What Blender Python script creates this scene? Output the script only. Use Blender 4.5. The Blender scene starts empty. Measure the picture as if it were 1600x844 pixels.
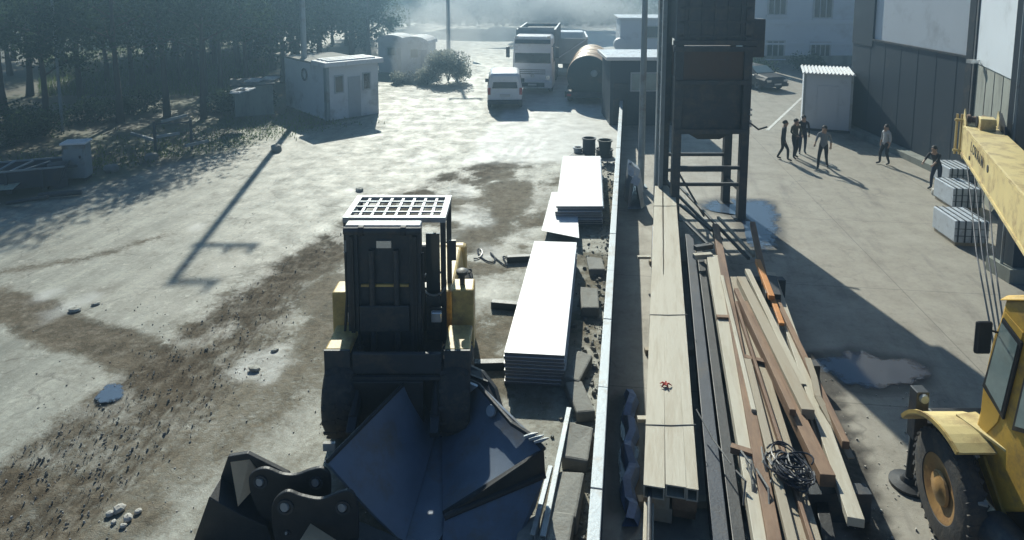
import bpy, math, random
import numpy as np
from mathutils import Vector, Matrix, Quaternion
random.seed(7); rng = np.random.default_rng(7)
R = math.radians
scene = bpy.context.scene
C = scene.collection

# ------------------------------------------------------------------ camera
F, CH, YH, PITCH = 1050.0, 7.4, -40.0, R(7)
Y0 = YH + F*math.tan(PITCH)
cd = bpy.data.cameras.new('camera'); cam = bpy.data.objects.new('camera', cd); C.objects.link(cam)
cam.location = (0, 0, CH); cam.rotation_euler = (R(90)-PITCH, 0, 0)
cd.sensor_width = 36; cd.lens = 36*F/1600; cd.shift_y = -(422-Y0)/1600
cd.clip_start = .1; cd.clip_end = 2000
scene.camera = cam

# ------------------------------------------------------------------ sky, sun, exposure
SUN_EL = R(33); SH = Vector((.15, -1, 0)).normalized()          # SH: the way shadows fall on the ground
w = bpy.data.worlds.new('World'); scene.world = w; w.use_nodes = True
nt = w.node_tree; nt.nodes.clear()
sky = nt.nodes.new('ShaderNodeTexSky'); sky.sky_type = 'NISHITA'; sky.sun_disc = False
sky.sun_elevation = SUN_EL; sky.sun_rotation = math.atan2(-SH.x, -SH.y); sky.altitude = 3500; sky.air_density = 1.6; sky.dust_density = .1; sky.ozone_density = 7
bg = nt.nodes.new('ShaderNodeBackground'); bg.inputs['Strength'].default_value = .05
ow = nt.nodes.new('ShaderNodeOutputWorld')
nt.links.new(sky.outputs[0], bg.inputs[0]); nt.links.new(bg.outputs[0], ow.inputs[0])
sd = bpy.data.lights.new('sun', 'SUN'); sd.energy = 5; sd.angle = R(.6); sd.color = (1, .985, .85)
sun = bpy.data.objects.new('sun', sd); C.objects.link(sun)
ld = Vector((SH.x*math.cos(SUN_EL), SH.y*math.cos(SUN_EL), -math.sin(SUN_EL)))
sun.rotation_euler = ld.to_track_quat('-Z', 'Y').to_euler(); sun.location = (0, 0, 60)
vs = scene.view_settings; vs.view_transform = 'Standard'; vs.look = 'None'; vs.exposure = .52; vs.gamma = 1
vs.use_curve_mapping = False
cy = scene.cycles; cy.max_bounces = 4; cy.diffuse_bounces = 1; cy.glossy_bounces = 3; cy.transmission_bounces = 3; cy.volume_bounces = 0; cy.transparent_max_bounces = 4

# ------------------------------------------------------------------ placing helpers
def ray(px, py):
    dx = (px-800)/F; dy = (py-Y0)/F; c, s = math.cos(PITCH), math.sin(PITCH)
    return Vector((dx, c-dy*s, -s-dy*c))
def P(px, py, h=0.0):                                            # the point at height h seen at a photo pixel
    d = ray(px, py); return Vector((0, 0, CH)) + d*((h-CH)/d.z)
def PX(px, py, X):
    d = ray(px, py); return Vector((0, 0, CH)) + d*(X/d.x)
def PY(px, py, Y):
    d = ray(px, py); return Vector((0, 0, CH)) + d*(Y/d.y)

# ------------------------------------------------------------------ materials
MATS = {}
def nd(t, ty, **kw):
    n = t.nodes.new(ty)
    for k, v in kw.items(): setattr(n, k, v)
    return n
def mat(name, col, rough=.6, metal=0, var=.2, scale=2.5, bump=.15, bscale=25, dirt=0, dcol=(.12, .09, .06), dscale=1.2, spec=.5,
        trans=0, stretch=None, alpha=1):
    if name in MATS: return MATS[name]
    m = bpy.data.materials.new(name); m.use_nodes = True; t = m.node_tree; t.nodes.clear(); L = t.links.new
    out = nd(t, 'ShaderNodeOutputMaterial'); b = nd(t, 'ShaderNodeBsdfPrincipled'); L(b.outputs[0], out.inputs[0])
    tc = nd(t, 'ShaderNodeTexCoord'); src = tc.outputs['Object']
    if stretch:
        mp = nd(t, 'ShaderNodeMapping'); mp.inputs['Scale'].default_value = stretch; L(src, mp.inputs[0]); src = mp.outputs[0]
    oi = nd(t, 'ShaderNodeObjectInfo')
    add = nd(t, 'ShaderNodeVectorMath', operation='ADD'); sc = nd(t, 'ShaderNodeVectorMath', operation='SCALE')
    cb = nd(t, 'ShaderNodeCombineXYZ'); L(oi.outputs['Random'], cb.inputs[0]); L(oi.outputs['Random'], cb.inputs[1])
    L(cb.outputs[0], sc.inputs[0]); sc.inputs['Scale'].default_value = 37; L(src, add.inputs[0]); L(sc.outputs[0], add.inputs[1])
    n1 = nd(t, 'ShaderNodeTexNoise'); n1.inputs['Scale'].default_value = scale; n1.inputs['Detail'].default_value = 6
    n1.inputs['Roughness'].default_value = .65; L(add.outputs[0], n1.inputs['Vector'])
    mx = nd(t, 'ShaderNodeMix', data_type='RGBA'); L(n1.outputs[0], mx.inputs[0])
    mx.inputs[6].default_value = (*[c*(1-var*1.6) for c in col], 1); mx.inputs[7].default_value = (*[min(.9, c*(1+var*1.6)) for c in col], 1)
    o = mx.outputs[2]
    if dirt > 0:
        n2 = nd(t, 'ShaderNodeTexNoise'); n2.inputs['Scale'].default_value = dscale; n2.inputs['Detail'].default_value = 9
        n2.inputs['Roughness'].default_value = .7; L(add.outputs[0], n2.inputs['Vector'])
        r = nd(t, 'ShaderNodeMapRange'); r.inputs[1].default_value = .62-.3*dirt; r.inputs[2].default_value = .78-.2*dirt; L(n2.outputs[0], r.inputs[0])
        m2 = nd(t, 'ShaderNodeMix', data_type='RGBA'); L(r.outputs[0], m2.inputs[0]); L(o, m2.inputs[6]); m2.inputs[7].default_value = (*dcol, 1)
        o = m2.outputs[2]
    L(o, b.inputs['Base Color'])
    rr = nd(t, 'ShaderNodeMapRange'); rr.inputs[3].default_value = max(.05, rough-.12); rr.inputs[4].default_value = min(1, rough+.15)
    L(n1.outputs[0], rr.inputs[0]); L(rr.outputs[0], b.inputs['Roughness'])
    b.inputs['Metallic'].default_value = metal; b.inputs['Specular IOR Level'].default_value = spec
    if trans:
        b.inputs['Transmission Weight'].default_value = trans
    if bump:
        nb = nd(t, 'ShaderNodeTexNoise'); nb.inputs['Scale'].default_value = bscale; nb.inputs['Detail'].default_value = 4; L(add.outputs[0], nb.inputs['Vector'])
        bp = nd(t, 'ShaderNodeBump'); bp.inputs['Strength'].default_value = bump; bp.inputs['Distance'].default_value = .02
        L(nb.outputs[0], bp.inputs['Height']); L(bp.outputs[0], b.inputs['Normal'])
    MATS[name] = m; return m

def leafmat(name, col, col2, tr=.35):
    m = bpy.data.materials.new(name); m.use_nodes = True; t = m.node_tree; t.nodes.clear(); L = t.links.new
    out = nd(t, 'ShaderNodeOutputMaterial'); d = nd(t, 'ShaderNodeBsdfDiffuse'); tr_ = nd(t, 'ShaderNodeBsdfTranslucent'); mix = nd(t, 'ShaderNodeMixShader')
    g = nd(t, 'ShaderNodeNewGeometry'); mx = nd(t, 'ShaderNodeMix', data_type='RGBA')
    L(g.outputs['Random Per Island'], mx.inputs[0]); mx.inputs[6].default_value = (*col, 1); mx.inputs[7].default_value = (*col2, 1)
    L(mx.outputs[2], d.inputs[0]); L(mx.outputs[2], tr_.inputs[0]); mix.inputs[0].default_value = tr
    L(d.outputs[0], mix.inputs[1]); L(tr_.outputs[0], mix.inputs[2]); L(mix.outputs[0], out.inputs[0]); return m

M_yel = mat('yellow_paint', (.6, .37, .06), .48, var=.16, dirt=.5, dcol=(.3, .2, .08), dscale=3.2, bump=.08)
M_yel2 = mat('faded_yellow_paint', (.58, .42, .14), .5, var=.15, dirt=.5, dcol=(.22, .14, .07), dscale=2, bump=.08)
M_boom = mat('pale_yellow_paint', (.66, .54, .25), .5, var=.1, dirt=.45, dcol=(.3, .2, .1), dscale=2.2, bump=.06)
M_blk = mat('black_steel', (.022, .025, .03), .5, var=.35, dirt=.35, dcol=(.04, .04, .042), dscale=3)
M_dst = mat('dark_steel', (.04, .05, .062), .55, metal=.1, var=.3, dirt=.45, dcol=(.1, .088, .078), dscale=2.6)
M_rub = mat('tyre_rubber', (.05, .05, .052), .85, var=.3, dirt=.5, dcol=(.11, .095, .075), dscale=4, bump=.3)
M_gal = mat('galvanised_steel', (.34, .38, .41), .55, metal=.3, var=.15, dirt=.35, dcol=(.25, .23, .2), dscale=2)
M_gal2 = mat('grey_painted_steel', (.26, .31, .34), .5, metal=.2, var=.15, dirt=.3, dcol=(.16, .13, .1))
M_wht = mat('white_sheet', (.8, .81, .81), .28, var=.04, dirt=.25, dcol=(.55, .54, .5), dscale=2.5, bump=.03)
M_panel = mat('white_panel_face', (.84, .85, .85), .42, var=.03, scale=1.5, dirt=.12, dcol=(.66, .65, .61), dscale=3, bump=.03)
M_wedge = mat('panel_core', (.2, .21, .23), .8, var=.25)
M_wpaint = mat('white_car_paint', (.74, .76, .78), .28, var=.05, dirt=.15, dcol=(.45, .43, .4), bump=0)
M_glass = mat('dark_glass', (.02, .028, .035), .08, var=.1, bump=0, spec=.9)
M_cabglass = mat('cab_glass', (.26, .34, .33), .1, var=.25, bump=0, spec=.8, dirt=.3, dcol=(.25, .27, .24))
M_chrome = mat('lamp_glass', (.7, .72, .72), .15, metal=.5, var=.1, bump=0)
M_red = mat('red_lamp', (.4, .03, .03), .3, var=.1, bump=0)
M_cream = mat('cream_painted_timber', (.5, .465, .375), .6, var=.08, scale=1.2, dirt=.5, dcol=(.4, .35, .26), dscale=4.5, bump=.2, stretch=(1, .12, 1))
M_cream2 = mat('weathered_timber', (.37, .32, .24), .7, var=.14, scale=2, dirt=.4, dcol=(.3, .22, .14), dscale=4, bump=.2, stretch=(1, .12, 1))
M_brown = mat('rusty_brown_steel', (.25, .155, .095), .7, var=.35, scale=5, dirt=.6, dcol=(.13, .07, .045), dscale=3, bump=.2, stretch=(1, .2, 1))
M_orange = mat('orange_primer', (.62, .25, .06), .55, var=.15, dirt=.3, dcol=(.3, .13, .06))
M_navy = mat('navy_steel', (.03, .04, .06), .5, var=.25, dirt=.3, dcol=(.07, .06, .05))
M_brk = mat('bucket_steel', (.15, .195, .26), .5, metal=.15, var=.3, scale=1.5, dirt=.4, dcol=(.15, .14, .13), dscale=1.6, bump=.12)
M_rust = mat('bare_rusty_steel', (.62, .44, .26), .6, var=.2, dirt=.3)
M_stone = mat('grey_stone', (.24, .24, .22), .85, var=.25, scale=5, dirt=.3, dcol=(.16, .14, .11), bump=.5, bscale=18)
M_pale = mat('pale_rubble', (.5, .48, .43), .85, var=.2, scale=6, bump=.4)
M_frag = mat('worn_concrete', (.42, .42, .37), .85, var=.25, scale=4, dirt=.5, dcol=(.2, .18, .14), dscale=5, bump=.5)
M_render = mat('white_render', (.74, .76, .76), .8, var=.08, scale=1, dirt=.35, dcol=(.36, .36, .34), dscale=.7, bump=.1)
M_renderblue = mat('pale_render', (.58, .64, .7), .8, var=.06, scale=.5, dirt=.25, dcol=(.44, .47, .5), dscale=.4)
M_clad = mat('dark_cladding', (.036, .052, .072), .5, var=.12, scale=.8, dirt=.2, dcol=(.08, .085, .09), dscale=.6)
M_cladw = mat('light_cladding', (.6, .66, .72), .5, var=.05, scale=.6, dirt=.2, dcol=(.42, .46, .5), dscale=.5)
M_conc = mat('concrete_wall', (.27, .29, .26), .85, var=.2, scale=1.2, dirt=.5, dcol=(.17, .18, .16), dscale=1.8, bump=.3, stretch=(1, 1, .3))
M_door = mat('grey_door', (.42, .45, .47), .6, var=.1)
M_bark = mat('bark', (.075, .062, .05), .9, var=.3, scale=6, bump=.6, bscale=14, stretch=(1, 1, .25))
M_tan = mat('tan_tank_paint', (.72, .52, .34), .5, var=.12, dirt=.4, dcol=(.35, .2, .12), dscale=.8)
M_green = mat('dark_green_steel', (.035, .05, .048), .55, var=.2, dirt=.3)
M_blue = mat('blue_tarpaulin', (.12, .2, .38), .5, var=.3, scale=8, bump=.5)
M_wrap = mat('wrapped_goods', (.5, .56, .62), .35, var=.15, scale=6, dirt=.3, dcol=(.3, .33, .38), dscale=5)
M_skin = mat('skin', (.42, .27, .19), .6, var=.05, bump=0)
M_hair = mat('dark_hair', (.02, .016, .013), .7, var=.1)
M_shoe = mat('dark_shoes', (.02, .02, .022), .6)
M_rope = mat('grey_rope', (.2, .2, .19), .8, var=.2)
M_cable = mat('black_cable', (.025, .028, .04), .4, var=.2)
M_redtie = mat('red_rag', (.5, .07, .05), .8)
M_plate = mat('number_plate', (.6, .6, .58), .5, var=.05)
M_hub = mat('orange_hub', (.38, .22, .08), .5, dirt=.4, dcol=(.2, .1, .05), dscale=4)
M_line = mat('white_road_paint', (.7, .7, .66), .7, var=.1, scale=5, dirt=.4, dcol=(.35, .34, .3), dscale=4)
M_leaf = leafmat('leaves_dark', (.028, .055, .026), (.06, .095, .045))
M_leaf2 = leafmat('leaves_mid', (.05, .085, .035), (.095, .13, .06))
M_leafp = leafmat('leaves_pale', (.22, .24, .2), (.4, .42, .37), .5)
M_grass = leafmat('grass_blades', (.09, .14, .04), (.17, .22, .07), .4)
def watermat():
    m = bpy.data.materials.new('puddle_water'); m.use_nodes = True; t = m.node_tree; b = t.nodes['Principled BSDF']; out = t.nodes['Material Output']
    b.inputs['Base Color'].default_value = (.085, .12, .175, 1); b.inputs['Roughness'].default_value = .06; b.inputs['IOR'].default_value = 1.36  # blue in the base colour stands in for reflected sky
    n = nd(t, 'ShaderNodeTexNoise'); n.inputs['Scale'].default_value = 7; bp = nd(t, 'ShaderNodeBump'); bp.inputs['Strength'].default_value = .06
    t.links.new(n.outputs[0], bp.inputs['Height']); t.links.new(bp.outputs[0], b.inputs['Normal'])
    at = nd(t, 'ShaderNodeAttribute', attribute_name='depth'); g = nd(t, 'ShaderNodeNewGeometry'); n2 = nd(t, 'ShaderNodeTexNoise'); n2.inputs['Scale'].default_value = 6; n2.inputs['Detail'].default_value = 8; n2.inputs['Roughness'].default_value = .7; t.links.new(g.outputs['Position'], n2.inputs['Vector'])
    ad = nd(t, 'ShaderNodeMath', operation='ADD'); t.links.new(at.outputs['Fac'], ad.inputs[0]); t.links.new(n2.outputs[0], ad.inputs[1])
    mr = nd(t, 'ShaderNodeMapRange'); mr.inputs[1].default_value = .62; mr.inputs[2].default_value = .95; t.links.new(ad.outputs[0], mr.inputs[0])
    tr = nd(t, 'ShaderNodeBsdfTransparent'); mx = nd(t, 'ShaderNodeMixShader'); t.links.new(mr.outputs[0], mx.inputs[0]); t.links.new(tr.outputs[0], mx.inputs[1]); t.links.new(b.outputs[0], mx.inputs[2]); t.links.new(mx.outputs[0], out.inputs[0]); return m
M_water = watermat()

# ------------------------------------------------------------------ mesh builder
class MB:
    def __init__(s): s.v = []; s.f = []
    def add(s, vs, fs):
        o = len(s.v); s.v += [Vector(p) for p in vs]; s.f += [[i+o for i in f] for f in fs]; return s
    def hexa(s, p):                                             # bottom 4 (ccw from above), top 4
        return s.add(p, [(3, 2, 1, 0), (4, 5, 6, 7), (0, 1, 5, 4), (1, 2, 6, 5), (2, 3, 7, 6), (3, 0, 4, 7)])
    def box(s, x0, x1, y0, y1, z0, z1):
        return s.hexa([(x0, y0, z0), (x1, y0, z0), (x1, y1, z0), (x0, y1, z0), (x0, y0, z1), (x1, y0, z1), (x1, y1, z1), (x0, y1, z1)])
    def beam(s, a, b, wd, ht, up=(0, 0, 1)):                     # bar from a to b, centred
        a, b = Vector(a), Vector(b); d = (b-a).normalized(); u = Vector(up)
        if abs(d.dot(u)) > .99: u = Vector((0, 1, 0))
        r = d.cross(u).normalized()*wd/2; u = r.cross(d).normalized()*ht/2
        return s.hexa([a-r-u, a+r-u, b+r-u, b-r-u, a-r+u, a+r+u, b+r+u, b-r+u])
    def cyl(s, a, b, r0, r1=None, n=14, caps=True):
        r1 = r0 if r1 is None else r1; a, b = Vector(a), Vector(b); d = (b-a).normalized()
        u = d.orthogonal().normalized(); v = d.cross(u); vs = []
        for p, r in ((a, r0), (b, r1)):
            for k in range(n):
                t = 2*math.pi*k/n; vs.append(p+(u*math.cos(t)+v*math.sin(t))*r)
        fs = [(k, (k+1) % n, n+(k+1) % n, n+k) for k in range(n)]
        if caps: fs += [tuple(range(n-1, -1, -1)), tuple(range(n, 2*n))]
        return s.add(vs, fs)
    def tube(s, pts, r, n=6):
        pts = [Vector(p) for p in pts]; vs = []; fs = []; m = len(pts); u = None
        for i, p in enumerate(pts):
            d = (pts[min(i+1, m-1)]-pts[max(i-1, 0)]).normalized()
            u = d.orthogonal().normalized() if u is None else (u-d*u.dot(d)).normalized()
            v = d.cross(u); rr = r[i] if isinstance(r, (list, tuple)) else r
            for k in range(n):
                t = 2*math.pi*k/n; vs.append(p+(u*math.cos(t)+v*math.sin(t))*rr)
        for i in range(m-1):
            for k in range(n): fs.append((i*n+k, i*n+(k+1) % n, (i+1)*n+(k+1) % n, (i+1)*n+k))
        fs += [tuple(range(n-1, -1, -1)), tuple(range((m-1)*n, m*n))]
        return s.add(vs, fs)
    def plate(s, pts, vec):                                      # polygon with thickness
        pts = [Vector(p) for p in pts]; n = len(pts); vec = Vector(vec)
        return s.add(pts+[p+vec for p in pts], [tuple(range(n-1, -1, -1)), tuple(range(n, 2*n))]+[(k, (k+1) % n, n+(k+1) % n, n+k) for k in range(n)])
    def lathe(s, a, axis, prof, n=24, caps=True):                           # prof: (distance along axis, radius)
        a = Vector(a); d = Vector(axis).normalized(); u = d.orthogonal().normalized(); v = d.cross(u); vs = []; fs = []
        for h, r in prof:
            for k in range(n):
                t = 2*math.pi*k/n; vs.append(a+d*h+(u*math.cos(t)+v*math.sin(t))*r)
        m = len(prof)
        for i in range(m-1):
            for k in range(n): fs.append((i*n+k, i*n+(k+1) % n, (i+1)*n+(k+1) % n, (i+1)*n+k))
        if caps: fs += [tuple(range(n-1, -1, -1)), tuple(range((m-1)*n, m*n))]
        return s.add(vs, fs)
    def loft(s, rings, close=True):
        n = len(rings[0]); vs = [p for r in rings for p in r]; fs = []
        for i in range(len(rings)-1):
            for k in range(n): fs.append((i*n+k, i*n+(k+1) % n, (i+1)*n+(k+1) % n, (i+1)*n+k))
        if close: fs += [tuple(range(n-1, -1, -1)), tuple(range((len(rings)-1)*n, len(rings)*n))]
        return s.add(vs, fs)
    def rock(s, c, sx, sy, sz, rz=0, seed=0, flat=.0):
        r_ = random.Random(seed); bm = []; n, m = 7, 4; vs = []; fs = []
        for i in range(m+1):
            th = math.pi*i/m
            for k in range(n):
                t = 2*math.pi*k/n+.3*i; q = 1+r_.uniform(-.22, .22); x = math.sin(th)**.6*math.cos(t)*q*sx/2; y = math.sin(th)**.6*math.sin(t)*q*sy/2
                z = math.cos(th)*sz/2*(1+r_.uniform(-.1, .1)); cx, sn = math.cos(rz), math.sin(rz)
                vs.append((c[0]+x*cx-y*sn, c[1]+x*sn+y*cx, c[2]+z))
        for i in range(m):
            for k in range(n): fs.append(((i+1)*n+k, (i+1)*n+(k+1) % n, i*n+(k+1) % n, i*n+k))
        return s.add(vs, fs)
    def mesh(s, name, m, off=None, smooth=False):
        me = bpy.data.meshes.new(name); o = Vector(off) if off is not None else Vector((0, 0, 0))
        me.from_pydata([tuple(p-o) for p in s.v], [], s.f); me.validate(); me.update()
        if m: me.materials.append(m)
        if smooth: me.polygons.foreach_set('use_smooth', [True]*len(me.polygons))
        return me
    def build(s, name, m, parent=None, world=False, bevel=0, smooth=False, loc=None):
        off = parent.location if (parent is not None and world) else (loc if loc is not None else None)
        if parent is not None and world and parent.parent is not None: off = parent.parent.location + parent.location
        ob = bpy.data.objects.new(name, s.mesh(name, m, off, smooth)); C.objects.link(ob)
        if loc is not None and parent is None: ob.location = loc
        if parent is not None: ob.parent = parent
        if bevel:
            b = ob.modifiers.new('bevel', 'BEVEL'); b.width = bevel; b.segments = 2; b.limit_method = 'ANGLE'
        if smooth and not bevel:
            try:
                ob.data.set_sharp_from_angle(angle=R(40))
            except Exception: pass
        return ob
def tag(o, label=None, cat=None, group=None, kind=None):
    if label: o['label'] = label
    if cat: o['category'] = cat
    if group: o['group'] = group
    if kind: o['kind'] = kind
    return o
def thing(name, label, cat, loc=(0, 0, 0), rz=0, group=None):
    o = bpy.data.objects.new(name, None); C.objects.link(o); o.location = loc; o.rotation_euler = (0, 0, rz); o.empty_display_size = .2
    return tag(o, label, cat, group)
def solo(mb, name, m, label, cat, group=None, bevel=0, smooth=False):   # a thing of one mesh, origin at the middle of its base
    c = sum(mb.v, Vector())/len(mb.v); c.z = min(p.z for p in mb.v)
    return tag(mb.build(name, m, None, loc=c, bevel=bevel, smooth=smooth), label, cat, group)
def copy_tree(o, parent=None):
    c = o.copy(); C.objects.link(c); c.parent = parent
    for ch in list(o.children): copy_tree(ch, c)
    return c
ORD = ['topmost', 'second from the top', 'third from the top', 'fourth from the top', 'fifth from the top', 'sixth from the top', 'seventh from the top', 'eighth from the top', 'ninth from the top', 'lowest']

# ================================================================== GROUND
def vn(x, y, s, seed):
    r = np.random.default_rng(seed).random((256, 256)); X, Y = x/s+97.3, y/s+61.7
    i, j = np.floor(X).astype(int), np.floor(Y).astype(int); u, v = X-i, Y-j; u = u*u*(3-2*u); v = v*v*(3-2*v)
    g = lambda a, b: r[a % 256, b % 256]
    return (g(i, j)*(1-u)+g(i+1, j)*u)*(1-v)+(g(i, j+1)*(1-u)+g(i+1, j+1)*u)*v
def fbm(x, y, s, seed): return .5*vn(x, y, s, seed)+.28*vn(x, y, s/2.1, seed+1)+.14*vn(x, y, s/4.3, seed+2)+.08*vn(x, y, s/9, seed+3)
def polydist(x, y, pix):
    pts = [P(*p) for p in pix]; d = np.full(x.shape, 1e9); side = np.zeros(x.shape)
    for a, b in zip(pts[:-1], pts[1:]):
        ex, ey = b.x-a.x, b.y-a.y; l2 = ex*ex+ey*ey
        t = np.clip(((x-a.x)*ex+(y-a.y)*ey)/l2, 0, 1); qx, qy = x-(a.x+t*ex), y-(a.y+t*ey); q = np.hypot(qx, qy)
        sg = np.sign(ex*qy-ey*qx); side = np.where(q < d, sg, side); d = np.minimum(d, q)
    return d, side
def sst(a, b, v): t = np.clip((v-a)/(b-a), 0, 1); return t*t*(3-2*t)
FENCE = lambda Y: .88+.1737*(Y-6.6)                               # the fence line between the two yards
PUD = [[(1282, 566), (1340, 556), (1400, 562), (1442, 572), (1447, 592), (1400, 606), (1345, 604), (1305, 596)],
       [(1102, 318), (1140, 312), (1200, 316), (1216, 345), (1205, 388), (1170, 384), (1155, 340), (1110, 330)],
       [(150, 612), (165, 598), (190, 597), (196, 610), (180, 625), (155, 628)], [(968, 700), (974, 640), (988, 620), (994, 700), (990, 780), (972, 790)]]
def build_ground():
    xs = np.concatenate([[-320, -200, -120, -80, -55, -40, -32], np.arange(-27, 20, .125), [20.5, 23, 28, 36, 50, 80, 140, 240, 320]])
    ys = np.concatenate([[-60, -20, 0, 3], np.arange(5, 20, .1), np.arange(20, 50, .22), [51, 54, 60, 70, 85, 110, 150, 220, 350, 600]])
    X, Y = np.meshgrid(xs, ys); n = X.shape
    fy = FENCE(Y); right = sst(-.1, .1, X-fy)
    db, sb = polydist(X, Y, [(-120, 900), (0, 800), (130, 700), (250, 605), (350, 515), (430, 450), (540, 375), (640, 318), (740, 275), (800, 250), (830, 215)])
    nz = fbm(X, Y, 1.6, 3); nz2 = fbm(X, Y, .55, 11); nl = fbm(X, Y, 5, 21)
    band = 1-sst(.45, 1.35, db+(nz-.5)*1.5)
    ds, _ = polydist(X, Y, [(-80, 455), (0, 478), (110, 520), (200, 555), (290, 590)])
    strip = 1-sst(.2, .75, ds+(nz-.5)*.9)
    ds2, _ = polydist(X, Y, [(0, 425), (130, 405), (250, 370)]); strip2 = .55*(1-sst(.05, .5, ds2+(nz-.5)*.6))
    inner = sst(.2, 1.0, -sb*db)*(1-right)                        # between the track and the fence: dirt with pale wear
    inner = inner*(1-sst(24, 30, Y))
    blot = .75*inner*sst(.44, .62, nz*.6+nl*.4)
    dk, _ = polydist(X, Y, [(740, 380), (790, 330), (800, 290)]); blot = np.maximum(blot, .8*(1-sst(.3, 1.1, dk+(nz-.5)*1.2)))
    dl_, _ = polydist(X, Y, [(-40, 860), (120, 780), (260, 700), (360, 610), (470, 560)]); low = .5*(1-sst(.5, 1.7, dl_+(nz-.5)*2.2))
    dirt = np.clip(np.maximum.reduce([low, band*(.2+.95*sst(.3, .7, nz*.5+nz2*.5)), strip, strip2, blot, inner*.16]), 0, 1)*(1-right)
    edge = sst(.35, .8, X*0+np.maximum(0, (-X-.55*(35-Y)*.0)-0))*0
    # verge on the left, soil under the trees
    dv, sv = polydist(X, Y, [(-300, 390), (0, 335), (140, 292), (290, 262), (430, 222), (592, 178), (660, 130), (720, 95), (780, 40)])
    verge = np.where(sv > 0, sst(0, 1.2, dv+(nz-.5)*1.6), 0)*(1-right)
    apr, sa = polydist(X, Y, [(728, 245), (742, 215), (780, 175), (790, 140), (830, 60)])
    apron = np.where(sa < 0, sst(0, .5, apr+(nz-.5)*.9), 0)*(1-right)*sst(25.5, 26.5, Y+(nz-.5)*2)
    for px_, py_, rr_ in ((415, 565, .55), (108, 480, .45), (135, 470, .3), (70, 462, .3), (305, 355, .4), (560, 297, .45), (735, 345, .9), (720, 300, .6), (420, 590, .3), (660, 250, .8), (760, 395, .5)):
        c_ = P(px_, py_); q_ = np.hypot((X-c_.x)*1.15, (Y-c_.y)*.75); apron = np.maximum(apron, .55*(1-sst(.25*rr_, 1.15*rr_, q_+(nz2-.5)*rr_*1.5+(nz-.5)*rr_)))
    wet = np.zeros(n)
    for pts_ in PUD:
        dw, _ = polydist(X, Y, pts_+[pts_[0]]); wet = np.maximum(wet, 1-sst(.1, .42, dw+(nz-.5)*.6))
    dirt *= 1-.85*np.clip(apron, 0, 1)
    ruts = np.zeros(n)
    for tr_ in ([(-60, 850), (0, 795), (180, 664), (330, 522), (440, 432), (540, 378), (640, 322)], [(60, 850), (250, 694), (380, 566), (447, 470), (440, 418)], [(-60, 800), (90, 690), (230, 585), (360, 480), (480, 395), (580, 340)], [(0, 880), (150, 760), (300, 620), (370, 520), (372, 470)], [(560, 350), (640, 300), (760, 262)]):
        dt, _ = polydist(X, Y, tr_)
        for o_ in (.0, .27): ruts += .85*np.exp(-((dt-o_+(nl-.5)*.1)/.075)**2)*(.35+nz2)
    ruts = np.clip(ruts, 0, 1)*(1-right)
    ruts0 = ruts; ruts = np.zeros(n)
    for off in (-.55, -.18, .32, .7):
        ruts += np.exp(-((db*sb-off+(nl-.5)*.5)/.09)**2)
    ruts = np.clip(ruts*band*.5+ruts0, 0, 1)
    dsh, _ = polydist(X, Y, [(1268, 560), (1290, 620), (1322, 700), (1350, 780), (1368, 880)]); pile_shade = right*(1-sst(.16, .36, dsh+.09*np.sin(Y*17)*np.cos(X*5)+(nz2-.5)*.35))  # scalloped cast shadow of the splayed pile, painted dark into the yard colour
    Z = -.05*ruts*(1-right)+.05*(nz-.5)*np.maximum(dirt, .15)*(1-right)+.02*(nz2-.5)*dirt+.012*(nl-.5)
    Z *= np.exp(-np.maximum(0, np.abs(X)-26)/5)
    verts = np.stack([X, Y, Z], -1).reshape(-1, 3)
    ny, nx = n; idx = np.arange(nx*ny).reshape(n)
    faces = np.stack([idx[:-1, :-1], idx[:-1, 1:], idx[1:, 1:], idx[1:, :-1]], -1).reshape(-1, 4)
    me = bpy.data.meshes.new('ground'); me.vertices.add(len(verts)); me.vertices.foreach_set('co', verts.ravel())
    me.loops.add(faces.size); me.loops.foreach_set('vertex_index', faces.ravel().astype(np.int32))
    me.polygons.add(len(faces)); me.polygons.foreach_set('loop_start', np.arange(0, faces.size, 4, dtype=np.int32))
    me.polygons.foreach_set('loop_total', np.full(len(faces), 4, dtype=np.int32)); me.update(); me.validate()
    me.polygons.foreach_set('use_smooth', [True]*len(me.polygons))
    ca = me.color_attributes.new('soil', 'FLOAT_COLOR', 'POINT')
    ca.data.foreach_set('color', np.stack([dirt, right, np.clip(verge, 0, 1), np.clip(apron, 0, 1)], -1).ravel().astype(np.float32))
    cb = me.color_attributes.new('wear_shade', 'FLOAT_COLOR', 'POINT')
    cb.data.foreach_set('color', np.stack([np.clip(ruts, 0, 1), np.clip(pile_shade, 0, 1), inner, np.clip(wet, 0, 1)], -1).ravel().astype(np.float32))
    # material
    m = bpy.data.materials.new('yard_ground'); m.use_nodes = True; t = m.node_tree; t.nodes.clear(); L = t.links.new
    out = nd(t, 'ShaderNodeOutputMaterial'); b = nd(t, 'ShaderNodeBsdfPrincipled'); L(b.outputs[0], out.inputs[0])
    g = nd(t, 'ShaderNodeNewGeometry'); pos = g.outputs['Position']
    at = nd(t, 'ShaderNodeAttribute', attribute_name='soil'); sp = nd(t, 'ShaderNodeSeparateColor'); L(at.outputs['Color'], sp.inputs[0])
    aw = nd(t, 'ShaderNodeAttribute', attribute_name='wear_shade'); sw = nd(t, 'ShaderNodeSeparateColor'); L(aw.outputs['Color'], sw.inputs[0])
    def noise(s, det=6, rg=.6, vec=None):
        q = nd(t, 'ShaderNodeTexNoise'); q.inputs['Scale'].default_value = s; q.inputs['Detail'].default_value = det; q.inputs['Roughness'].default_value = rg
        L(vec or pos, q.inputs['Vector']); return q.outputs[0]
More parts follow.
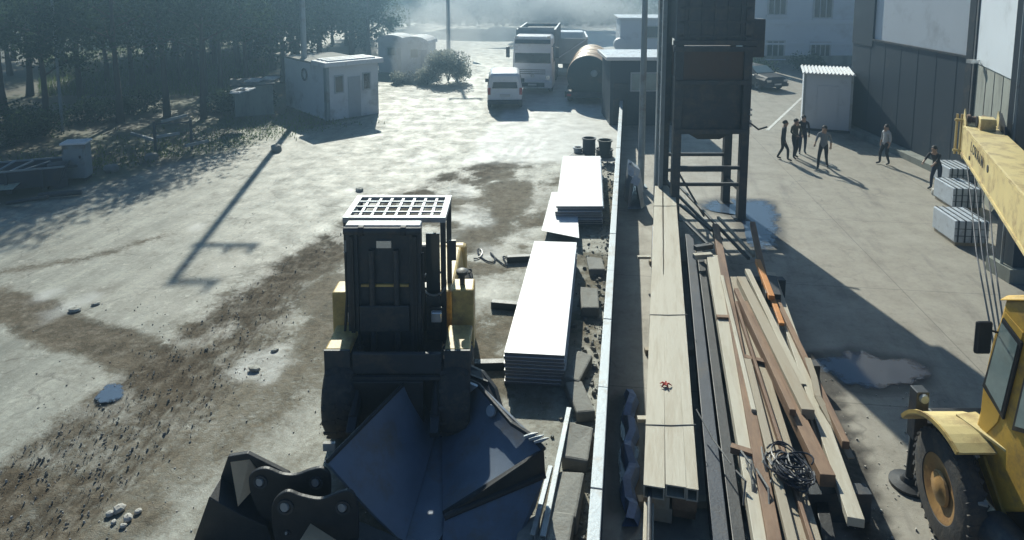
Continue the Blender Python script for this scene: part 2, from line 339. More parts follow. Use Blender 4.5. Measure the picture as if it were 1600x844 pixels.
    def mr(v, a, b_, c=0, d=1):
        q = nd(t, 'ShaderNodeMapRange'); L(v, q.inputs[0])
        for k, z in zip((1, 2, 3, 4), (a, b_, c, d)): q.inputs[k].default_value = z
        return q.outputs[0]
    def mix(f, a, c):
        q = nd(t, 'ShaderNodeMix', data_type='RGBA')
        if isinstance(f, float): q.inputs[0].default_value = f
        else: L(f, q.inputs[0])
        for k, z in ((6, a), (7, c)):
            if isinstance(z, tuple): q.inputs[k].default_value = (*z, 1)
            else: L(z, q.inputs[k])
        return q.outputs[2]
    def mul(a, c):
        q = nd(t, 'ShaderNodeMath', operation='MULTIPLY'); L(a, q.inputs[0])
        if isinstance(c, (int, float)): q.inputs[1].default_value = c
        else: L(c, q.inputs[1])
        return q.outputs[0]
    mpn = nd(t, 'ShaderNodeMapping'); mp0 = nd(t, 'ShaderNodeMapping'); mp0.inputs['Rotation'].default_value = (0, 0, R(12.7)); L(pos, mp0.inputs[0]); mpn.inputs['Scale'].default_value = (1, .16, 1); L(mp0.outputs[0], mpn.inputs[0])
    streak = noise(1.7, 10, .7, mpn.outputs[0]); big = noise(.22, 5); mid = noise(1.3, 9, .7); fine = noise(9, 8, .72); grit = noise(45, 4, .7)
    conc = mix(mr(streak, .34, .68), (.165, .172, .142), (.4, .405, .345))
    conc = mix(mul(mr(mid, .5, .72), .55), conc, (.15, .145, .125))
    conc = mix(mul(mr(big, .42, .68), .5), conc, (.27, .25, .2))
    conc = mix(mul(mr(fine, .42, .68), .5), conc, (.13, .125, .105)); conc = mix(mul(mr(grit, .5, .75), .35), conc, (.1, .095, .08)); conc = mix(mul(mr(noise(3.5, 8, .75), .56, .66), .6), conc, (.5, .5, .44))
    vor = nd(t, 'ShaderNodeTexVoronoi', feature='DISTANCE_TO_EDGE'); vor.inputs['Scale'].default_value = .33
    wv = nd(t, 'ShaderNodeVectorMath', operation='ADD'); nc = nd(t, 'ShaderNodeTexNoise'); nc.inputs['Scale'].default_value = .9; nc.inputs['Detail'].default_value = 7
    L(pos, nc.inputs['Vector']); scv = nd(t, 'ShaderNodeVectorMath', operation='SCALE'); L(nc.outputs['Color'], scv.inputs[0]); scv.inputs['Scale'].default_value = 1.6
    L(pos, wv.inputs[0]); L(scv.outputs[0], wv.inputs[1]); L(wv.outputs[0], vor.inputs['Vector'])
    crack = mr(vor.outputs['Distance'], 0, .012, 1, 0)
    conc = mix(mul(crack, mr(mid, .4, .6, 0, .8)), conc, (.07, .065, .055))
    soil = mix(mr(fine, .3, .7), (.05, .041, .028), (.17, .138, .096)); soil = mix(mr(mid, .4, .8), soil, (.22, .185, .135))
    gravel = mix(mr(fine, .35, .68), (.125, .103, .073), (.32, .28, .21)); soil = mix(mul(sw.outputs[2], mr(big, .35, .6, .25, .9)), soil, gravel)
    soil = mix(mul(sw.outputs[0], .7), soil, (.11, .08, .05))
    dm = nd(t, 'ShaderNodeMath', operation='ADD'); L(sp.outputs[0], dm.inputs[0]); dn2 = nd(t, 'ShaderNodeMath', operation='ADD'); L(mr(fine, .3, .7, -.3, .3), dn2.inputs[0]); L(mr(mid, .3, .7, -.28, .22), dn2.inputs[1]); L(dn2.outputs[0], dm.inputs[1])
    col = mix(mul(mr(dm.outputs[0], .02, .75), .92), conc, soil)
    trk = nd(t, 'ShaderNodeTexWave'); trk.inputs['Scale'].default_value = 3.2; trk.inputs['Distortion'].default_value = 3; trk.inputs['Detail'].default_value = 3; L(pos, trk.inputs['Vector'])
    col = mix(mul(mul(sw.outputs[0], mr(trk.outputs['Fac'], .2, .8, .6, 1)), .9), col, mix(mr(fine, .35, .65), (.05, .04, .028), (.1, .08, .055)))
    n35 = noise(3.2, 9, .75); col = mix(mul(mul(mr(n35, .5, .62), mr(dm.outputs[0], .1, .5)), .55), col, (.3, .275, .225)); col = mix(mul(mul(mr(n35, .47, .36), mr(dm.outputs[0], .1, .5)), .5), col, (.05, .042, .03))
    col = mix(mul(at.outputs['Alpha'], .8), col, mix(mr(mid, .35, .75), (.62, .63, .61), (.4, .4, .38)))
    # yard on the right: tan concrete slab with joints, stains, painted shadow of the beam pile
    yard = mix(mr(mid, .28, .75), (.39, .365, .31), (.25, .23, .19)); yard = mix(mul(mr(fine, .5, .75), .4), yard, (.14, .125, .105))
    yard = mix(mul(mr(streak, .52, .72), .6), yard, (.14, .125, .11)); yard = mix(mul(mul(crack, mr(big, .45, .6)), .4), yard, (.07, .06, .05))
    br = nd(t, 'ShaderNodeTexBrick'); br.inputs['Scale'].default_value = 1; br.inputs['Mortar Size'].default_value = .012; br.inputs['Brick Width'].default_value = 4.2; br.inputs['Row Height'].default_value = 4.6; br.offset = 0
    br.inputs['Color1'].default_value = (0, 0, 0, 1); br.inputs['Color2'].default_value = (0, 0, 0, 1); br.inputs['Mortar'].default_value = (1, 1, 1, 1)
    mpb = nd(t, 'ShaderNodeMapping'); mpb.inputs['Rotation'].default_value = (0, 0, R(7)); mpb.inputs['Location'].default_value = (1.1, 2.3, 0); L(pos, mpb.inputs[0]); L(mpb.outputs[0], br.inputs['Vector'])
    yard = mix(mul(aw.outputs['Alpha'], .75), yard, (.05, .045, .038))
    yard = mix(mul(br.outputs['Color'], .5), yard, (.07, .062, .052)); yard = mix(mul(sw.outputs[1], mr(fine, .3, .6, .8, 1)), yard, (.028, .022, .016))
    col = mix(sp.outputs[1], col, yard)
    vg = mix(mr(mid, .35, .7), (.07, .065, .045), (.16, .14, .1)); vg = mix(mr(big, .42, .6), vg, (.075, .09, .045))
    col = mix(sp.outputs[2], col, vg)
    L(col, b.inputs['Base Color'])
    sr = nd(t, 'ShaderNodeMath', operation='MAXIMUM'); L(mr(mid, .3, .75, .5, .8), sr.inputs[0]); L(mr(dm.outputs[0], .1, .5, 0, .95), sr.inputs[1]); L(sr.outputs[0], b.inputs['Roughness'])
    L(mr(dm.outputs[0], .1, .5, .45, .08), b.inputs['Specular IOR Level'])
    hs = nd(t, 'ShaderNodeMath', operation='ADD'); L(fine, hs.inputs[0]); L(mul(grit, .5), hs.inputs[1])
    bp = nd(t, 'ShaderNodeBump'); bp.inputs['Distance'].default_value = .035; L(hs.outputs[0], bp.inputs['Height'])
    L(mr(sp.outputs[0], 0, .6, .25, .85), bp.inputs['Strength']); L(bp.outputs[0], b.inputs['Normal'])
    me.materials.append(m)
    o = bpy.data.objects.new('ground', me); C.objects.link(o); o['kind'] = 'structure'
    return X, Y, Z
build_ground()

def puddle(pts, name='puddle', z=.02):
    c = [P(*p) for p in pts]; n = len(c); out = []
    for i in range(n):                                          # uneven outline
        a, b, d, e = c[i-1], c[i], c[(i+1) % n], c[(i+2) % n]
        for k in range(12):
            t = k/12; q = .5*((2*b)+(d-a)*t+(2*a-5*b+4*d-e)*t*t+(3*b-a-3*d+e)*t**3); w_ = float(fbm(np.array(q.x), np.array(q.y), .35, 77))-.5; cc = sum(c, Vector())/n
            q = q+(q-cc).normalized()*w_*.45; out.append((q.x, q.y, z))
    cc = sum(c, Vector())/n; N = len(out); ring = [[(cc.x+(p[0]-cc.x)*f, cc.y+(p[1]-cc.y)*f, z) for p in out] for f in (1.12, .9, .6, .25)]
    m = MB(); m.add([p for r in ring for p in r], [(k*N+i, k*N+(i+1) % N, (k+1)*N+(i+1) % N, (k+1)*N+i) for k in range(3) for i in range(N)]+[[3*N+i for i in range(N)]])
    o = m.build(name, M_water); o['kind'] = 'structure'; da = o.data.attributes.new('depth', 'FLOAT', 'POINT'); da.data.foreach_set('value', [v for v in (0, .35, .6, .6) for _ in range(N)])
for k, pts in enumerate(PUD): puddle(pts, z=(.02, .02, .012, .03)[k])
m = MB(); a, b = P(1196, 204), P(1252, 152); m.plate([a, a+Vector((.16, 0, 0)), b+Vector((.16, 0, 0)), b], (0, 0, .004)); m.v = [v+Vector((0, 0, .008)) for v in m.v]
m.build('road_marking', M_line)['kind'] = 'structure'

# pebbles and chips lying on the dirt (uncountable)
def scatter(name, pix_fn, n, s0, s1, material, seed):
    r_ = random.Random(seed); mb = MB()
    for i in range(n):
        p = pix_fn(r_)
        if p is None: continue
        s = s0+(s1-s0)*r_.random()**3; a = r_.uniform(0, 3.1)
        vs = []; h = s*r_.uniform(.3, .6); k = r_.choice((4, 5, 6))
        for q in range(k): t = a+2*math.pi*q/k; vs.append((p.x+math.cos(t)*s*.5*r_.uniform(.6, 1.1), p.y+math.sin(t)*s*.5*r_.uniform(.6, 1.1), -.02))
        top = [(p.x+(v[0]-p.x)*.6, p.y+(v[1]-p.y)*.6, h*r_.uniform(.7, 1.1)) for v in vs]
        mb.add(vs+top, [tuple(range(k, 2*k))]+[(j, (j+1) % k, k+(j+1) % k, k+j) for j in range(k)])
    o = mb.build(name, material); o['kind'] = 'stuff'; return o
def dirt_pix(r_):
    t = r_.random(); px = 20+500*t+r_.gauss(0, 70); py = 800-430*t+r_.gauss(0, 60)
    return P(px, py) if 20 < py < 850 else None
scatter('gravel', dirt_pix, 1300, .01, .05, M_stone, 1)
scatter('pale_gravel', lambda r_: P(r_.uniform(-20, 780), 300+550*r_.random()**.7), 700, .01, .045, M_pale, 2)
scatter('fence_rubble', lambda r_: (lambda Y: Vector((FENCE(Y)-.1-abs(r_.gauss(0, .35)), Y, 0)))(r_.uniform(7, 26)), 900, .03, .16, M_stone, 3)
scatter('yard_gravel', lambda r_: P(r_.uniform(1120, 1500), r_.uniform(560, 844)), 350, .012, .06, M_pale, 4)

# ================================================================== VEGETATION
def tree_mesh(seed, H, crown0, rad, nl, leaf, trunk_r, lean=0, limbs=9):
    r_ = random.Random(seed); t = MB(); pts = []; x = y = 0
    for i in range(7):
        z = H*.85*i/6; x += r_.uniform(-.1, .1)+lean*.15; y += r_.uniform(-.1, .1); pts.append((x, y, z))
    t.tube(pts, [trunk_r*(1.25 if i == 0 else 1-.13*i) for i in range(7)], 8)
    ends = []
    for k in range(limbs):
        z = crown0+(H*.9-crown0)*(k+.3)/limbs; a = k*2.4+r_.uniform(-.4, .4); f = z/(H*.85); i = min(5, int(f*6)); b = Vector(pts[i]); b.z = min(z, H*.85)
        l = rad*(1.05-.55*(z-crown0)/max(.1, H-crown0))*r_.uniform(.7, 1.05); e = b+Vector((math.cos(a)*l, math.sin(a)*l, l*r_.uniform(.05, .5)))
        mid = (b+e)/2+Vector((0, 0, .15*l)); t.tube([b, mid, e], [trunk_r*.38, trunk_r*.24, .02], 5); ends += [e, mid, (mid+e)/2, b.lerp(e, .8)+Vector((r_.uniform(-.5, .5), r_.uniform(-.5, .5), r_.uniform(-.2, .5)))]
        for q in range(2):
            e2 = mid+Vector((math.cos(a+r_.uniform(-1.2, 1.2))*l*.5, math.sin(a+r_.uniform(-1.2, 1.2))*l*.5, l*r_.uniform(-.05, .35))); t.tube([mid, e2], [trunk_r*.16, .012], 4); ends.append(e2)
    ends.append(Vector(pts[-1])+Vector((0, 0, H*.1)))
    vs = []; fs = []; per = nl//len(ends)
    for e in ends:
        cr = rad*r_.uniform(.22, .42)
        for k in range(per):
            d = Vector((r_.gauss(0, 1), r_.gauss(0, 1), r_.gauss(0, .75))); d = d.normalized()*cr*(r_.random()**.45)*1.1; c = Vector(e)+d
            n = Vector((r_.gauss(0, 1), r_.gauss(0, 1), r_.gauss(.4, 1))).normalized(); u = n.orthogonal().normalized(); u.rotate(Quaternion(n, r_.uniform(0, 6.3))); v = n.cross(u)
            s = leaf*r_.uniform(.6, 1.3); o = len(vs); vs += [c-u*s*.5, c+v*s*.28, c+u*s*.5, c-v*s*.28]; fs.append((o, o+1, o+2, o+3))
    cm = MB(); cm.add(vs, fs); return t, cm
TREES = {}
def tree(kind, loc, label, name='tree', rz=None, sc=1.0, group=None):
    spec = {'pine': (11, 9.5, 2.6, 2.4, 5200, .2, .17, 0, 11), 'broad': (12, 8.5, 2.2, 2.8, 5600, .2, .19, 0, 10), 'thin': (13, 8, 3.0, 1.7, 2400, .17, .1, .3, 8), 'far': (14, 9, 1.0, 3.2, 3600, .34, .2, 0, 12), 'tall': (16, 10.5, 3.5, 3.4, 6000, .2, .16, 0, 11), 'pale': (15, 6.4, .9, 2.4, 11000, .13, .12, .2, 14)}[kind]
    if kind not in TREES:
        t, c = tree_mesh(*spec); lm = {'pine': M_leaf, 'broad': M_leaf2, 'thin': M_leaf2, 'far': M_leaf, 'tall': M_leaf, 'pale': M_leafp}[kind]
        TREES[kind] = (t.mesh('trunk', M_bark, smooth=True), c.mesh('crown', lm))
    o = thing(name, label, 'tree', loc, random.uniform(0, 6.3) if rz is None else rz, group); o.scale = (sc, sc, sc)
    for nm, me in zip(('trunk', 'crown'), TREES[kind]):
        q = bpy.data.objects.new(nm, me); C.objects.link(q); q.parent = o
    return o
WG = 'trees of the wood on the left'
wood = [  # px, py of the foot, kind, scale, label
 (188, 192, 'tall', 1.0, 'tall tree with a bare trunk rising from the scrub below the sunlit grass'),
 (262, 182, 'tall', 1.05, 'tall bare trunked tree directly behind the bar rack'),
 (318, 186, 'tall', .95, 'tall bare trunked tree right of the bar rack'),
 (388, 158, 'tall', .95, 'tall bare trunked tree behind the low annex corner'),
 (8, 178, 'pine', 1.05, 'dark evergreen at the left picture edge, foot hidden by scrub'),
 (48, 150, 'broad', 1.0, 'leafy tree just left of the thin grey pole in the wood'),
 (72, 205, 'pine', .95, 'evergreen standing in front of the thin grey pole in the wood'),
 (128, 160, 'pine', 1.05, 'evergreen just right of the thin grey pole in the wood'),
 (168, 126, 'broad', .9, 'tree at the left end of the sunlit grass in the wood'),
 (208, 138, 'pine', 1.0, 'stout dark trunk in front of the sunlit grass, left of the middle trunk'),
 (240, 118, 'thin', 1.1, 'slim tree in the middle of the sunlit grass'),
 (257, 150, 'thin', 1.2, 'tall thin tree nearest the camera below the sunlit grass'),
 (284, 132, 'thin', 1.15, 'thin tree at the right end of the sunlit grass'),
 (306, 112, 'broad', .9, 'tree behind the right end of the sunlit grass'),
 (322, 150, 'thin', 1.1, 'thin tree beside the loose steel bars by the wood'),
 (345, 140, 'pine', .95, 'dark evergreen left of the low annex roof'),
 (372, 110, 'broad', .95, 'tree rising behind the low annex roof'),
 (398, 92, 'thin', 1.1, 'slim tree behind the annex, left of the tall lamp pole'),
 (455, 78, 'broad', 1.0, 'leafy tree directly behind the white hut, right of the tall lamp pole'),
 (520, 70, 'far', .8, 'bushy tree behind the roof of the white hut'),
 (572, 58, 'broad', .9, 'tree behind the right end of the white hut'),
 (100, 100, 'far', .95, 'bushy tree deep in the wood behind the thin grey pole'),
 (20, 95, 'far', 1.0, 'bushy tree deep in the wood at the left picture edge'),
 (330, 66, 'far', .9, 'bushy tree far back above the sunlit grass'),
 (215, 60, 'far', .9, 'bushy tree farthest back left of the wood clearing'),
]
for px, py, k, s, lb in wood: tree(k, P(px, py), lb, 'evergreen_tree' if k == 'pine' else 'leafy_tree', sc=s, group=WG)
FG = 'hazy trees beyond the end of the road'
for i, (px, py, s, lb) in enumerate([(640, 40, 1, 'hazy tree behind the two small kiosks'), (700, 28, 1.1, 'hazy tree left of the far end of the road'), (752, 24, .9, 'hazy tree at the far end of the road left of the lorry'),
        (800, 20, 1.1, 'hazy tree behind the left edge of the lorry'), (850, 22, 1.0, 'hazy tree behind the right edge of the lorry'), (905, 24, 1.05, 'hazy tree behind the tan tank'), (945, 30, .95, 'hazy tree left of the grey upper cabin'),
        (985, 14, 1.1, 'hazy tree above the grey upper cabin'), (1035, 18, 1, 'hazy tree behind the top left of the steel tower'), (1120, 15, 1.1, 'hazy tree behind the top right of the steel tower')]):
    tree('far', P(px, py), lb, 'far_tree', sc=s, group=FG)

# the rest of the wood: a dense mass further back that keeps the ground in the shade
bnd = [(-40, 352), (0, 340), (120, 315), (250, 290), (340, 262), (430, 236), (510, 205), (590, 180)]
r3 = random.Random(5); cnt = 0
for row in range(6):
    for i in range(10):
        t = (i+.5*(row % 2)+r3.uniform(-.3, .3))/9*(len(bnd)-1); t = max(0, min(len(bnd)-1.001, t)); k = int(t); a, b = P(*bnd[k]), P(*bnd[k+1]); g_ = a.lerp(b, t-k)-SH*(12+row*6.5+r3.uniform(-1.5, 1.5))
        g_.x -= row*2.2*(1 if i < 8 else .4); g_.z = 0
        if g_.x > -13+.12*(g_.y-40) or (g_.y > 60 and g_.x > -10): continue
        if 145 < 800+F*g_.x/g_.y < 400 and row < 3 and g_.y < 52: continue
        tree(('broad', 'pine', 'far')[(i+row) % 3], g_, 'tree in the dense dark mass at the back of the wood', 'wood_tree', sc=r3.uniform(.95, 1.2), group='dense trees deep in the wood')
for i in range(9):
    g_ = Vector((-30+r3.uniform(-2, 2)-i*1.2, 24+i*5, 0)); tree(('broad', 'pine')[i % 2], g_, 'tree in the dense dark mass at the back of the wood', 'wood_tree', sc=1.1, group='dense trees deep in the wood')
def hill():
    xs = np.linspace(-300, 300, 121); ys = np.concatenate([np.linspace(95, 260, 56), [320, 420, 560]]); X, Y = np.meshgrid(xs, ys)
    Z = sst(95, 230, Y+.08*np.abs(X+10))*34*(.75+.5*fbm(X, Y, 70, 31))+(fbm(X, Y, 9, 41)-.5)*3.0*sst(97, 120, Y)-.3
    m = MB(); n0, n1 = X.shape; idx = np.arange(n0*n1).reshape(n0, n1)
    m.add(np.stack([X, Y, Z], -1).reshape(-1, 3).tolist(), np.stack([idx[:-1, :-1], idx[:-1, 1:], idx[1:, 1:], idx[1:, :-1]], -1).reshape(-1, 4).tolist())
    o = m.build('hillside', mat('hillside_scrub', (.05, .065, .04), .95, var=.4, scale=.25, dirt=.4, dcol=(.1, .1, .07), dscale=.15, bump=.8, bscale=.6), smooth=True); o['kind'] = 'structure'
    r_ = random.Random(8); vs = []; fs = []
    for i in range(26000):
        x = r_.uniform(-110, 110); y = r_.uniform(96, 150); 
        z = float(sst(95, 230, np.array(y+.08*abs(x+10))))*34*.95+r_.random()**1.5*6; s_ = r_.uniform(.5, 1.3); n_ = Vector((r_.gauss(0, 1), r_.gauss(-.3, 1), r_.gauss(.3, 1))).normalized(); u = n_.orthogonal().normalized()*s_*.5; v = n_.cross(u); c = Vector((x, y, z)); o_ = len(vs)
        vs += [c-u, c-v*.7, c+u, c+v*.7]; fs.append((o_, o_+1, o_+2, o_+3))
    m = MB(); m.add(vs, fs); m.build('far_wood', M_leaf)['kind'] = 'stuff'
hill()

def bush(loc, rad, ht, n, leaf, label, material, seed, name='shrub', group=None):
    r_ = random.Random(seed); vs = []; fs = []; st = MB()
    for k in range(9):
        a = r_.uniform(0, 6.3); st.tube([(0, 0, 0), (math.cos(a)*rad*.4, math.sin(a)*rad*.4, ht*.5), (math.cos(a)*rad*.7, math.sin(a)*rad*.7, ht*r_.uniform(.6, .9))], [.03, .02, .008], 4)
    lobes = [(Vector((r_.uniform(-.6, .6)*rad, r_.uniform(-.6, .6)*rad, ht*r_.uniform(.25, .75))), rad*r_.uniform(.3, .55)) for _ in range(9)]
    for k in range(n):
        c0, cr = r_.choice(lobes); d = Vector((r_.gauss(0, 1), r_.gauss(0, 1), r_.gauss(0, .8))).normalized()*cr*r_.random()**.4; c = c0+d; c.z = max(.03, c.z)
        nn = Vector((r_.gauss(0, 1), r_.gauss(0, 1), r_.gauss(.4, 1))).normalized(); u = nn.orthogonal().normalized(); u.rotate(Quaternion(nn, r_.uniform(0, 6.3))); v = nn.cross(u); s = leaf*r_.uniform(.6, 1.3)
        o = len(vs); vs += [c-u*s*.5, c+v*s*.3, c+u*s*.5, c-v*s*.3]; fs.append((o, o+1, o+2, o+3))
    o = thing(name, label, 'shrub', loc, 0, group); st.build('stem', M_bark, o); m = MB(); m.add(vs, fs); m.build('foliage', material, o); return o
bush(P(700, 128), 1.7, 2.5, 6000, .15, 'tall pale dusty bush at the road edge beside the bright dust', M_leafp, 59, 'dusty_bush', 'bushes')
for i, (px, py, rd, ht, lb) in enumerate([(20, 222, 1.7, 1.6, 'dark scrub at the left picture edge above the scrap'), (75, 208, 1.5, 1.3, 'dark scrub around the foot of the thin grey pole'), (150, 190, 1.6, 1.1, 'scrub between the thin grey pole and the loose steel bars'),
        (205, 178, 1.4, .9, 'low scrub in the shade below the sunlit grass'), (350, 172, 1.2, 1.0, 'dark scrub in front of the low annex'), (405, 168, 1.1, .9, 'dark scrub at the left corner of the white hut'),
        (668, 132, 1.1, 1.1, 'grey bush at the foot of the tall pale dusty bush'), (628, 130, .8, .7, 'bush in front of the two small kiosks'), (690, 108, 1.2, 1.0, 'small hazy bush by the road right of the tall pale bush'), (1180, 118, 1.6, 1.3, 'dark hedge bush left of the parked dark car'), (1262, 112, 1.7, 1.2, 'dark hedge bush right of the parked car')]):
    bush(P(px, py), rd, ht, 1500, .16, lb, M_leaf if i < 6 or i > 8 else M_leafp, 60+i, group='bushes')
def grass(name, pix, n, h, seed):
    r_ = random.Random(seed); vs = []; fs = []
    for i in range(n):
        p = P(*pix(r_)); a = r_.uniform(0, 6.3); hh = h*r_.uniform(.4, 1.2); d = Vector((math.cos(a), math.sin(a), 0)); o = len(vs)
        vs += [p-d*.03, p+d*.03, p+Vector((r_.uniform(-.1, .1), r_.uniform(-.1, .1), hh))]; fs.append((o, o+1, o+2))
    m = MB(); m.add(vs, fs); m.build(name, M_grass)['kind'] = 'stuff'
grass('clearing_grass', lambda r_: (r_.uniform(60, 420), r_.uniform(60, 150)), 14000, .35, 5)
grass('verge_grass', lambda r_: (lambda t: (20+520*t+r_.gauss(0, 25), 290-95*t-abs(r_.gauss(0, 22))))(r_.random()), 2600, .16, 6)

# ================================================================== BUILDINGS
def oriented(a, b, depth, h0, h1, mb=None):                      # box whose front runs a->b, depth behind it
    mb = mb or MB(); a = Vector((a[0], a[1], 0)); b = Vector((b[0], b[1], 0)); d = (b-a).normalized(); n = Vector((-d.y, d.x, 0))*depth
    z0, z1 = Vector((0, 0, h0)), Vector((0, 0, h1)); return mb.hexa([a+z0, b+z0, b+n+z0, a+n+z0, a+z1, b+z1, b+n+z1, a+n+z1])
def wallbox(a, b, u0, u1, z0, z1, out, depth, mb=None):          # piece on the wall a->b from u0 to u1 metres, standing 'out' proud
    a = Vector((a[0], a[1], 0)); b = Vector((b[0], b[1], 0)); d = (b-a).normalized(); n = Vector((d.y, -d.x, 0)); p, q = a+d*u0+n*out, a+d*u1+n*out
    return oriented(p, q, depth, z0, z1, mb)
# white hut
hc = P(513, 189); hr = P(592, 177); d = (hr-hc).normalized(); hl = hc+Vector((-d.y, d.x, 0))*5.3
hut = thing('white_hut', 'small white rendered hut with sunlit flat roof beside the road', 'hut', hc)
hlen = (hr-hc).length
oriented(hc, hr, 5.3, 0, 2.75).build('wall', M_render, hut, True)
rm = MB(); oriented(hc-d*.2, hr+d*.25, 1.6, 2.75, 3.0, rm); rm.v = [v+Vector((d.y, -d.x, 0))*.2 for v in rm.v]
roof = rm.build('roof', M_wht, hut, True, bevel=.02)
for k in range(3):
    q = MB(); wallbox(hc, hr, .1, hlen-.1, 3.0, 3.07, -.05-.5*k, .3, q); q.build('roof_sheet', M_wht, hut, True)
q = MB(); oriented(hc, hr, 3.6, 2.75, 2.85, q); nn = Vector((-d.y, d.x, 0)); q.v = [v+nn*1.7 for v in q.v]; q.build('rear_roof', M_stone, hut, True)
for u0, u1 in ((.45, .85), (2.05, 2.4)):
    f = wallbox(hc, hr, u0-.07, u1+.07, 1.35, 2.3, .03, .05).build('window', M_door, hut, True)
    o = wallbox(hc, hr, u0, u1, 1.42, 2.23, .036, .02).build('pane', M_glass, f, False); o.data.transform(Matrix.Translation(-hut.location)); 
wallbox(hc, hr, 1.15, 1.85, .02, 2.15, .025, .04).build('door', M_door, hut, True)
wallbox(hc, hr, -.06, .1, 0, 2.74, .04, .3).build('corner_post', M_gal2, hut, True)
ring = MB(); dl = (hl-hc).normalized(); rc = hc+dl*2.6+Vector((0, 0, 2.1))+d*-.05
tt = [rc+(dl*math.cos(2*math.pi*k/16)+Vector((0, 0, 1))*math.sin(2*math.pi*k/16))*.3 for k in range(17)]; ring.tube(tt, .045, 6); ring.build('wall_ring', M_dst, hut, True)
# annex
a0 = hl+d*.2; a1 = P(366, 168)
ax = thing('low_annex', 'low dark annex with pale roof sheets left of the white hut', 'shed', P(395, 178))
p0, p1 = P(368, 183), P(428, 178); oriented(p0, p1, 2.2, 0, 1.6).build('wall', M_conc, ax, True)
oriented(p0-Vector((.15, .15, 0)), p1+Vector((.15, -.15, 0)), 2.6, 1.6, 1.68).build('roof', M_dst, ax, True)
for px, py, w_ in ((380, 140, .9), (398, 125, .8), (422, 122, .8), (373, 143, .5)):
    c = P(px, py, 1.72); MB().box(c.x-w_/2, c.x+w_/2, c.y-.5, c.y+.5, 1.7, 1.74).build('roof_sheet', M_wht, ax, True)
# two small kiosks in the haze
for i, (px, py, w_, lb) in enumerate(((612, 114, 2.1, 'small pale kiosk with a dark window next to the white hut, left of a pair'), (648, 118, 2.1, 'small pale kiosk next to the tall pale dusty bush, right of a pair'))):
    c = P(px, py); k = thing('kiosk', lb, 'kiosk', c, R(-12), 'pair of kiosks')
    MB().box(-w_/2, w_/2, 0, 1.8, 0, 2.35).build('wall', M_render, k)
    rf = MB(); n = 9; rf.plate([(-w_/2-.12, -.15, 2.35), (w_/2+.12, -.15, 2.35)]+[(w_/2*math.cos(math.pi*j/n)*1.1, -.15, 2.4+.5*math.sin(math.pi*j/n)) for j in range(n+1)], (0, 2.1, 0)); rf.build('roof', M_render, k)
    wd = MB().box(-.35, .35, -.03, .02, 1.3, 2.0).build('window', M_door, k); MB().box(-.28, .28, -.045, -.02, 1.36, 1.94).build('pane', M_glass, wd)
    MB().box(w_/2-.55, w_/2-.08, -.03, .02, .05, 1.9).build('door', M_door, k)

# dark booth and grey cabin behind the tower
bt = P(1003, 196); bo = thing('dark_booth', 'dark flat roofed booth with a pale window left of the steel tower', 'booth', (bt.x, bt.y, 0))
MB().box(-1.6, 1.6, 0, 3, 0, 3.25).build('wall', M_clad, bo); MB().box(-1.85, 1.75, -.25, 3.2, 3.25, 3.42).build('roof', M_wht, bo, bevel=.02)
wf = MB().box(-.62, .78, -.04, .02, 1.7, 2.65).build('window', M_door, bo); MB().box(-.55, .05, -.055, -.02, 1.77, 2.58).build('pane', M_cabglass, wf); MB().box(.11, .71, -.055, -.02, 1.77, 2.58).build('pane', M_cabglass, wf)
MB().box(-1.45, -.75, -.04, .02, .05, 2.1).build('door', M_dst, bo)
ct = P(1003, 108); cb_ = thing('grey_cabin', 'pale grey site cabin with one window seen above the dark booth', 'cabin', (ct.x, ct.y, 0), R(-4))
hh = PY(1003, 30, ct.y).z
MB().box(-1.75, 1.75, 0, 4, .0, hh).build('wall', M_cladw, cb_); MB().box(-1.95, 1.95, -.2, 4.2, hh, hh+.12).build('roof', M_wht, cb_)
q = MB().box(.25, 1.25, -.04, .02, hh-1.5, hh-.5).build('window', M_door, cb_); MB().box(.33, 1.17, -.055, -.02, hh-1.42, hh-.58).build('pane', M_glass, q)
q = MB().cyl((-1.75, -.3, hh-2.0), (-1.75, .5, hh-2.0), .5, n=16).build('tank', M_cladw, cb_, smooth=True)

# apartment block
ab = P(1165, 100); aw = PY(1330, 100, ab.y).x-ab.x+1.2; apt = thing('apartment_block', 'pale apartment block with grey windows behind the parked car', 'building', (ab.x, ab.y, 0))
MB().box(0, aw, 0, 9, 0, 11).build('wall', M_renderblue, apt)
zz = lambda py: PY(1250, py, ab.y).z; xx = lambda px: PY(px, 50, ab.y).x-ab.x
MB().box(-.05, aw, -.1, .0, zz(37), zz(31)).build('floor_band', M_cladw, apt); MB().box(-.05, aw, -.1, 0, 0, .7).build('plinth', M_conc, apt)
MB().box(-.02, aw, -.07, 0, zz(70), zz(67)).build('floor_band', M_cladw, apt)
for x0, x1, y0, y1, np_ in ((1199, 1226, 22, -8, 3), (1270, 1298, 27, -8, 3), (1199, 1226, 90, 65, 3), (1268, 1298, 98, 67, 4)):
    X0, X1, Z0, Z1 = xx(x0), xx(x1), zz(y0), zz(y1); wn = MB().box(X0-.1, X1+.1, -.04, .02, Z0-.1, Z1+.1).build('window', M_door, apt)
    for k in range(np_):
        u0 = X0+(X1-X0)*k/np_+.05; u1 = X0+(X1-X0)*(k+1)/np_-.05; MB().box(u0, u1, -.06, -.03, Z0, Z1).build('pane', M_glass, wn)
    MB().box(X0-.15, X1+.15, -.16, .02, Z0-.2, Z0-.1).build('sill', M_cladw, wn)
q = MB().box(-1.1, -.3, -.3, 0, 0, 11).build('downpipe', M_gal2, apt)

